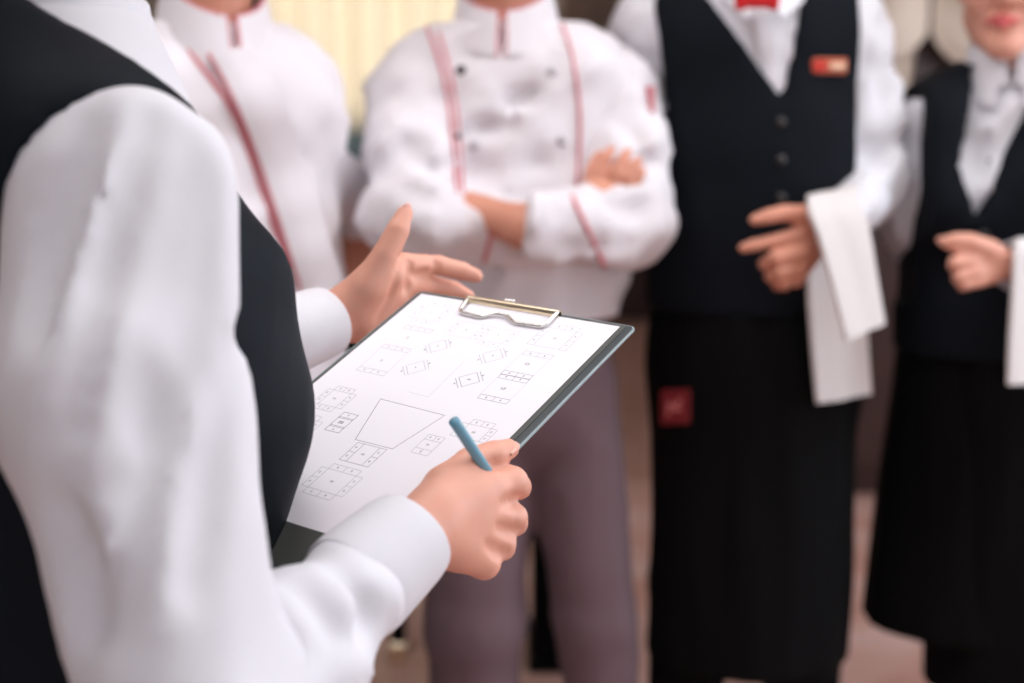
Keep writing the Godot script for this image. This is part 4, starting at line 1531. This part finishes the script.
# ---------------------------------------------------------------- waiter
func waiter() -> void:
	var h := 1.83
	var c := wp(762, 120, 2.42)
	c.y = 0.0
	var fd := Vector3(0.0, 0, 1)
	var root := thing("person", "waiter in black vest, red bow tie and long black apron, towel over arm", "person", c)
	var sr := wp(650, 28, 2.46)
	var er := wp(640, 195, 2.52)
	var wr := wp(700, 280, 2.62)
	var sl := wp(853, 30, 2.43)
	var el := wp(874, 182, 2.42)
	var cl := wp(836, 222, 2.2)
	var wl := wp(822, 233, 2.17)
	var body := Buf.new()
	var f := Field.new()
	torso(f, c, fd, h, -0.025)
	neck(f, c, fd, h)
	f.chain([sr, er, wr], [0.036, 0.03, 0.024], 0.03)
	f.chain([sl, el, wl], [0.036, 0.028, 0.024], 0.03)
	var hip := [Vector3(c.x - 0.085, 0.92, c.z), Vector3(c.x + 0.085, 0.92, c.z)]
	var kn := [Vector3(c.x - 0.1, 0.5, c.z), Vector3(c.x + 0.1, 0.5, c.z)]
	var ft := [Vector3(c.x - 0.11, 0.08, c.z - 0.04), Vector3(c.x + 0.11, 0.08, c.z - 0.04)]
	legs(f, hip, kn, ft, [0.07, 0.05, 0.035])
	net(f, 0.014, body)
	head(body, root, c, fd, h, mats["skin warm"], Color(0.2, 0.14, 0.1))
	hand(body, cl, wl, [
		[wp(799, 235, 2.13), wp(772, 241, 2.115), wp(754, 245, 2.11), wp(743, 248, 2.11)],
		[wp(801, 252, 2.125), wp(775, 257, 2.105), wp(764, 264, 2.125), wp(777, 268, 2.15)],
		[wp(799, 267, 2.13), wp(779, 272, 2.11), wp(770, 277, 2.13), wp(782, 280, 2.15)],
		[wp(796, 279, 2.14), wp(783, 283, 2.122), wp(777, 286, 2.138), wp(786, 287, 2.155)]],
		[wp(806, 216, 2.14), wp(785, 213, 2.12), wp(768, 216, 2.11), wp(754, 220, 2.105)], 1.08, 0.004)
	hand(body, er.lerp(wr, 0.8), wr, [
		[wp(725, 300, 2.62), wp(738, 306, 2.61), wp(744, 312, 2.6), wp(740, 318, 2.59)],
		[wp(720, 308, 2.63), wp(732, 316, 2.62), wp(738, 322, 2.61), wp(734, 328, 2.6)],
		[wp(714, 316, 2.63), wp(725, 324, 2.62), wp(730, 330, 2.61), wp(726, 335, 2.6)],
		[wp(707, 322, 2.63), wp(716, 331, 2.62), wp(720, 337, 2.61), wp(717, 341, 2.6)]],
		[wp(715, 285, 2.61), wp(728, 288, 2.6), wp(738, 292, 2.59), wp(745, 296, 2.58)], 1.05, 0.006)
	finish(body, "body", mats["skin warm"], root)
	# shirt
	var sb := Buf.new()
	var s := Field.new()
	torso(s, c, fd, h, 0.0)
	s.chain([sr, er, wr], [0.066, 0.06, 0.045], 0.03)
	s.chain([sl, sl.lerp(el, 0.5), el, cl], [0.062, 0.06, 0.055, 0.034], 0.03)
	s.cut(UP3, Vector3(0, 0.86 * h, 0))
	s.cut(-UP3, Vector3(0, 0.5 * h, 0))
	s.noise = noise_of(71, 12.0)
	s.amp = 0.012
	wrinkles(s, 73, Vector3(0.5, 1, 0), 12.0, 0.009, 0.4)
	net(s, 0.011, sb)
	finish(sb, "shirt", mats["white shirt"], root)
	cuff(root, cl, cl.lerp(wl, 0.7), 0.037, 0.034, mats["white shirt"])
	band(root, "shirt_collar", c + fd * 0.01, fd, 0.845 * h, 0.845 * h + 0.055, 0.076, 0.066, 0.06, mats["white shirt"], 0.02)
	for e in [-1, 1]:           # collar wings
		var rows := []
		for q in 5:
			var g := q / 4.0
			rows.append([wp(765 + e * (5 + g * 36), 2 - g * 12, 2.29 + g * 0.06), wp(765 + e * (17 + g * 30), 19 - g * 24, 2.285 + g * 0.06)])
		var b2 := Buf.new()
		sheet(b2, rows, 0.004)
		finish(b2, "collar_wing", mats["white shirt"], root)
	# shirt placket with a frilled ruffle edge
	var pl := stuck(s, [[762, 8], [768, 40], [774, 70], [780, 100]], 10)
	var prow := []
	for p in pl:
		prow.append([p + Vector3(-0.016, 0, 0.001), p + Vector3(0, 0, 0.005), p + Vector3(0.016, 0, 0.001)])
	var pb := Buf.new()
	sheet(pb, prow, 0.003)
	finish(pb, "placket", mats["white shirt"], root)
	# bow tie
	var bt := Field.new()
	var tc := wp(757, -1, 2.245)
	bt.ball(tc, 0.014, 0.01, 0.7, fd)
	for e in [-1, 1]:
		bt.cone(tc, tc + Vector3(0.026 * e, 0.002, 0), 0.009, 0.021, 0.01, 0.45, fd)
		bt.cut(Vector3(e, 0, 0), tc + Vector3(0.034 * e, 0, 0))
	mould(bt, 0.004, "bow_tie", mats["red satin"], root)
	# vest
	var v := Field.new()
	torso(v, c, fd, h, 0.014)
	v.cone(Vector3(c.x, 0.62 * h, c.z), Vector3(c.x, 0.555 * h, c.z), 0.166, 0.17, 0.06, 0.76, fd)
	v.cut(-UP3, Vector3(0, 0.545 * h, 0))
	v.cut(UP3, Vector3(0, 0.852 * h, 0))
	var v0 := wp(716, 0, 2.29)
	var v1 := wp(783, 99, 2.29)
	var v2 := wp(806, 0, 2.29)
	var n0 := Vector2(-(v0.y - v1.y), v0.x - v1.x).normalized()
	var n2 := Vector2(v2.y - v1.y, -(v2.x - v1.x)).normalized()
	var hx := wp(666, 60, 2.4).x
	var hx2 := wp(848, 60, 2.42).x
	v.extra = func(p: Vector3, d: float) -> float:
		var q := Vector2(p.x - v1.x, p.y - v1.y)
		if p.z > c.z - 0.01:
			d = maxf(d, -maxf(q.dot(n0), q.dot(n2)))
		if p.y > 1.2:
			d = maxf(d, maxf(hx - 0.1 * maxf(p.y - 1.36, 0.0) * 1.6 - p.x, p.x - hx2))
		return d
	v.noise = noise_of(81, 9.0)
	v.amp = 0.003
	mould(v, 0.0095, "vest", mats["black vest"], root)
	for y in [122, 160, 198, 236]:
		button(root, on(v, 781, y), fd, 0.0085, mats["dark button"])
	# name badge: orange plate, red emblem, pale name field
	var bp := on(v, 828, 66) + Vector3(0, 0, 0.004)
	var bbase := boxy("name_badge", bp + Vector3(-0.029, -0.0125, -0.004), bp + Vector3(0.029, 0.0125, 0.004), mat("badge orange", Color(0.74, 0.38, 0.26), 0.4), root, 0.003)
	var em := boxy("badge_emblem", bp + Vector3(-0.025, -0.009, 0.004), bp + Vector3(-0.005, 0.009, 0.006), mat("badge red", Color(0.8, 0.2, 0.14), 0.4), root, 0.002)
	var nf := boxy("badge_field", bp + Vector3(0.002, -0.005, 0.004), bp + Vector3(0.025, 0.005, 0.006), mat("badge pale", Color(0.93, 0.8, 0.68), 0.4), root, 0.002)
	for e in [em, nf]:
		root.remove_child(e)
		bbase.add_child(e)
	# long apron
	var a := Field.new()
	a.cone(Vector3(c.x, 1.03, c.z), Vector3(c.x, 0.9, c.z), 0.168, 0.18, 0.05, 0.78, fd)
	a.cone(Vector3(c.x, 0.9, c.z), Vector3(c.x + 0.003, 0.3, c.z), 0.178, 0.178, 0.05, 0.8, fd)
	a.cut(UP3, Vector3(0, 1.035, 0))
	a.cut(-UP3, Vector3(0, 0.365, 0))
	folds(a, 91, Vector3(0, 1, 0), 13.0, 0.012, 0.12)
	mould(a, 0.012, "apron", mats["black apron"], root)
	var patch_at := on(a, 675, 406) + Vector3(0, 0, 0.005)
	var pm := Buf.new()
	var side := on(a, 690, 406) - patch_at
	var pbs := Basis(side.normalized(), UP3, side.normalized().cross(UP3))
	box(pm, Vector3(-0.027, -0.03, -0.003), Vector3(0.027, 0.03, 0.003), 0.002, pbs, patch_at)
	finish(pm, "apron_patch", mat("patch red", Color(0.47, 0.06, 0.1), 0.6), root, false)
	pm = Buf.new()
	var pq := func(x: float, y: float) -> Vector3: return patch_at + pbs * Vector3(x, y, 0.004)
	tube(pm, [pq.call(-0.012, -0.012), pq.call(-0.006, 0.01), pq.call(0.002, -0.006), pq.call(0.01, 0.013)], 0.0028, 6)
	tube(pm, [pq.call(-0.014, 0.004), pq.call(0.0, 0.002), pq.call(0.012, -0.006)], 0.0022, 6)
	finish(pm, "patch_mark", mat("patch pale", Color(0.86, 0.5, 0.5), 0.6), root)
	var t := Field.new()
	legs(t, hip, kn, [ft[0] + Vector3(0, -0.05, 0), ft[1] + Vector3(0, -0.05, 0)], [0.09, 0.075, 0.062], 0.02)
	t.cut(-UP3, Vector3(0, 0.03, 0))
	mould(t, 0.014, "trousers", mats["black apron"], root)
	shoes(root, ft, fd)
	# towel over the forearm
	var tw := thing("waiter_towel", "white folded towel hanging over the forearm of the waiter with red bow tie", "towel", wp(845, 400, 2.25))
	towel(tw, [
		[wp(846, 341, 2.09), wp(883, 324, 2.17)], [wp(833, 290, 2.09), wp(876, 280, 2.17)], [wp(819, 240, 2.092), wp(868, 230, 2.172)], [wp(809, 212, 2.1), wp(860, 206, 2.185)],
		[wp(807, 197, 2.15), wp(856, 187, 2.25)], [wp(808, 212, 2.215), wp(856, 206, 2.315)], [wp(808, 270, 2.23), wp(862, 262, 2.33)], [wp(812, 340, 2.235), wp(866, 332, 2.335)], [wp(818, 404, 2.235), wp(870, 394, 2.335)]])

func towel(root: Node3D, rows: Array) -> void:
	var lft := []
	var rgt := []
	for q in rows:
		lft.append(q[0])
		rgt.append(q[1])
	lft = curve(lft, 40)
	rgt = curve(rgt, 40)
	var grid := []
	for q in 40:
		var row := []
		for s in 9:
			var u := s / 8.0
			row.append((lft[q] as Vector3).lerp(rgt[q], u) + Vector3(0, 0, 0.004 * sin(u * 9.0 + q * 0.11)))
		grid.append(row)
	var b := Buf.new()
	sheet(b, grid, 0.007)
	finish(b, "towel_cloth", mats["towel cotton"], root)
	for e in [1, 38]:
		var hb := Buf.new()
		tube(hb, grid[e], 0.0048, 6)
		finish(hb, "hem", mats["towel cotton"], root)

# ---------------------------------------------------------------- waitress
func waitress() -> void:
	var h := 1.67
	var c := wp(1006, 150, 2.45)
	c.y = 0.0
	var fd := Vector3(-0.3, 0, 0.95).normalized()
	var root := thing("person", "waitress in white shirt, black vest and long black apron, fist at waist", "person", c)
	var sr := wp(924, 118, 2.45)
	var er := wp(910, 218, 2.48)
	var wr := wp(960, 330, 2.6)
	var sl := wp(1090, 108, 2.48)
	var el := wp(1112, 240, 2.46)
	var cl := wp(1024, 268, 2.27)
	var wl := wp(1010, 266, 2.25)
	var body := Buf.new()
	var f := Field.new()
	torso(f, c, fd, h, -0.03, 0.88)
	neck(f, c, fd, h, 0.05)
	f.chain([sr, er, wr], [0.032, 0.027, 0.022], 0.03)
	f.chain([sl, el, wl], [0.032, 0.027, 0.022], 0.03)
	var hip := [Vector3(c.x - 0.08, 0.84, c.z), Vector3(c.x + 0.08, 0.84, c.z)]
	var kn := [Vector3(c.x - 0.02, 0.45, c.z), Vector3(c.x + 0.12, 0.45, c.z)]
	var ft := [Vector3(c.x - 0.005, 0.08, c.z - 0.02), Vector3(c.x + 0.12, 0.08, c.z - 0.04)]
	legs(f, hip, kn, ft, [0.07, 0.05, 0.035])
	net(f, 0.013, body)
	head(body, root, c + Vector3(-0.005, 0, 0), Vector3(-0.42, 0, 0.9).normalized(), 1.655, mats["skin fair"], Color(0.24, 0.15, 0.1), true, Color(0.8, 0.36, 0.36), 1.06)
	hand(body, cl, wl, [
		[wp(973, 247, 2.215), wp(955, 247, 2.2), wp(946, 243, 2.2), wp(940, 240, 2.205)],
		[wp(972, 259, 2.21), wp(954, 262, 2.195), wp(953, 266, 2.225), wp(966, 268, 2.24)],
		[wp(974, 271, 2.21), wp(958, 276, 2.2), wp(957, 279, 2.225), wp(969, 279, 2.24)],
		[wp(978, 281, 2.215), wp(964, 285, 2.205), wp(962, 287, 2.225), wp(972, 286, 2.24)]],
		[wp(990, 249, 2.215), wp(970, 240, 2.2), wp(955, 239, 2.195), wp(944, 241, 2.195)], 0.98, 0.004)
	hand(body, er.lerp(wr, 0.8), wr, [
		[wp(985, 346, 2.6), wp(996, 352, 2.59), wp(1002, 358, 2.58), wp(998, 364, 2.57)],
		[wp(980, 354, 2.61), wp(990, 362, 2.6), wp(996, 368, 2.59), wp(992, 372, 2.58)],
		[wp(974, 360, 2.61), wp(984, 369, 2.6), wp(988, 374, 2.59), wp(985, 378, 2.58)],
		[wp(968, 366, 2.61), wp(976, 375, 2.6), wp(980, 380, 2.59), wp(977, 384, 2.58)]],
		[wp(975, 334, 2.59), wp(986, 337, 2.58), wp(995, 341, 2.57), wp(1001, 345, 2.56)], 0.95, 0.006)
	finish(body, "body", mats["skin fair"], root)
	var sb := Buf.new()
	var s := Field.new()
	torso(s, c, fd, h, -0.008, 0.88)
	for e in [-1, 1]:
		s.ball(Vector3(c.x, 0.715 * h, c.z) + fd * 0.075 + fd.cross(UP3) * 0.07 * e, 0.058, 0.05)
	s.chain([sr, sr.lerp(er, 0.5), er, wr], [0.046, 0.046, 0.05, 0.036], 0.025)
	s.chain([sl, el, cl], [0.056, 0.054, 0.04], 0.03)
	s.cut(UP3, Vector3(0, 0.855 * h, 0))
	s.cut(-UP3, Vector3(0, 0.5 * h, 0))
	var sa := wp(985, 60, 2.4)
	var sbp := wp(922, 95, 2.4)
	var sn := Vector2(-(sa.y - sbp.y), sa.x - sbp.x).normalized()
	s.extra = func(p: Vector3, d: float) -> float:
		if p.x < sa.x and p.y > 1.25:
			d = maxf(d, sn.dot(Vector2(p.x - sbp.x, p.y - sbp.y)) + 0.008)
		return d
	s.noise = noise_of(101, 12.0)
	s.amp = 0.008
	wrinkles(s, 103, Vector3(0.2, 1, 0), 14.0, 0.008, 0.4)
	net(s, 0.011, sb)
	finish(sb, "shirt", mats["white shirt"], root)
	cuff(root, wp(1040, 262, 2.29), wl, 0.043, 0.038, mats["white shirt"])
	var nk := Vector3(c.x, 0, c.z) + fd * 0.012
	band(root, "shirt_collar", nk, fd, 0.835 * h, 0.835 * h + 0.06, 0.07, 0.062, 0.1, mats["white shirt"], 0.025)
	band(root, "collar_leaf", nk, fd, 0.812 * h, 0.84 * h + 0.05, 0.084, 0.064, 0.26, mats["white shirt"], 0.022)
	var v := Field.new()
	torso(v, c, fd, h, 0.015, 0.88)
	for e in [-1, 1]:
		v.ball(Vector3(c.x, 0.715 * h, c.z) + fd * 0.082 + fd.cross(UP3) * 0.07 * e, 0.062, 0.06)
	v.cone(wp(940, 124, 2.42), wp(990, 96, 2.42), 0.056, 0.045, 0.03)
	v.cone(wp(941, 124, 2.40), wp(944, 200, 2.38), 0.058, 0.072, 0.04)
	v.cone(Vector3(c.x, 0.62 * h, c.z), Vector3(c.x, 0.555 * h, c.z), 0.146, 0.155, 0.06, 0.78, fd)
	v.cut(-UP3, Vector3(0, 0.545 * h, 0))
	v.cut(UP3, Vector3(0, 0.845 * h, 0))
	var v0 := wp(994, 62, 2.31)
	var vm := wp(962, 168, 2.31)
	var v1 := wp(980, 224, 2.31)
	var v2 := wp(1062, 60, 2.31)
	var hx := wp(916, 120, 2.45).x
	var la := wp(985, 55, 2.4)
	var lb := wp(922, 90, 2.4)
	var ln := Vector2(-(la.y - lb.y), la.x - lb.x).normalized()
	v.extra = func(p: Vector3, d: float) -> float:
		if p.z > c.z + 0.0 and p.y > v1.y - 0.03:
			var xl := remap(p.y, vm.y, v0.y, vm.x, v0.x) if p.y > vm.y else remap(p.y, v1.y, vm.y, v1.x, vm.x)
			var xr := remap(p.y, v1.y, v2.y, v1.x, v2.x)
			d = maxf(d, minf(p.x - xl, xr - p.x) * 0.9)
		if p.y > 1.0:
			d = maxf(d, hx - p.x)
			d = maxf(d, ln.dot(Vector2(p.x - lb.x, p.y - lb.y)))
		return d
	v.noise = noise_of(111, 9.0)
	v.amp = 0.003
	mould(v, 0.0095, "vest", mats["black vest"], root)
	for y in [234, 252]:
		button(root, on(v, 984, y), fd, 0.008, mats["dark button"])
	for y in [100, 130, 160, 190]:
		button(root, on(s, 990, y), fd, 0.005, mats["pale button"])
	# skirt behind, long apron in front
	var k := Field.new()
	k.cone(Vector3(c.x - 0.01, 0.95, c.z - 0.02), Vector3(c.x - 0.015, 0.4, c.z - 0.02), 0.15, 0.185, 0.05, 0.8, fd)
	k.cut(UP3, Vector3(0, 0.97, 0))
	k.cut(-UP3, wp(905, 626, 2.45))
	folds(k, 121, Vector3(0, 1, 0), 12.0, 0.01, 0.12)
	mould(k, 0.013, "skirt", mats["black apron"], root)
	var a := Field.new()
	a.cone(Vector3(c.x + 0.03, 0.97, c.z + 0.01), Vector3(c.x + 0.05, 0.85, c.z + 0.02), 0.15, 0.155, 0.05, 0.8, fd)
	a.cone(Vector3(c.x + 0.05, 0.85, c.z + 0.02), Vector3(c.x + 0.06, 0.3, c.z + 0.03), 0.16, 0.155, 0.05, 0.8, fd)
	a.cut(UP3, Vector3(0, 0.99, 0))
	a.cut(-UP3, Vector3(0, 0.3, 0))
	folds(a, 131, Vector3(0, 1, 0), 12.0, 0.01, 0.12)
	mould(a, 0.013, "apron", mats["black apron"], root)
	shoes(root, ft, fd)
	var tw := thing("waitress_towel", "white towel hanging over the forearm of the waitress, beside her fist", "towel", wp(1030, 380, 2.3))
	towel(tw, [
		[wp(1008, 385, 2.2), wp(1060, 380, 2.28)], [wp(1009, 340, 2.2), wp(1060, 336, 2.28)], [wp(1012, 290, 2.2), wp(1060, 288, 2.28)], [wp(1014, 252, 2.21), wp(1062, 250, 2.29)],
		[wp(1015, 240, 2.25), wp(1064, 238, 2.33)], [wp(1015, 252, 2.3), wp(1064, 250, 2.38)], [wp(1016, 300, 2.31), wp(1064, 298, 2.39)], [wp(1016, 350, 2.31), wp(1064, 346, 2.39)]])
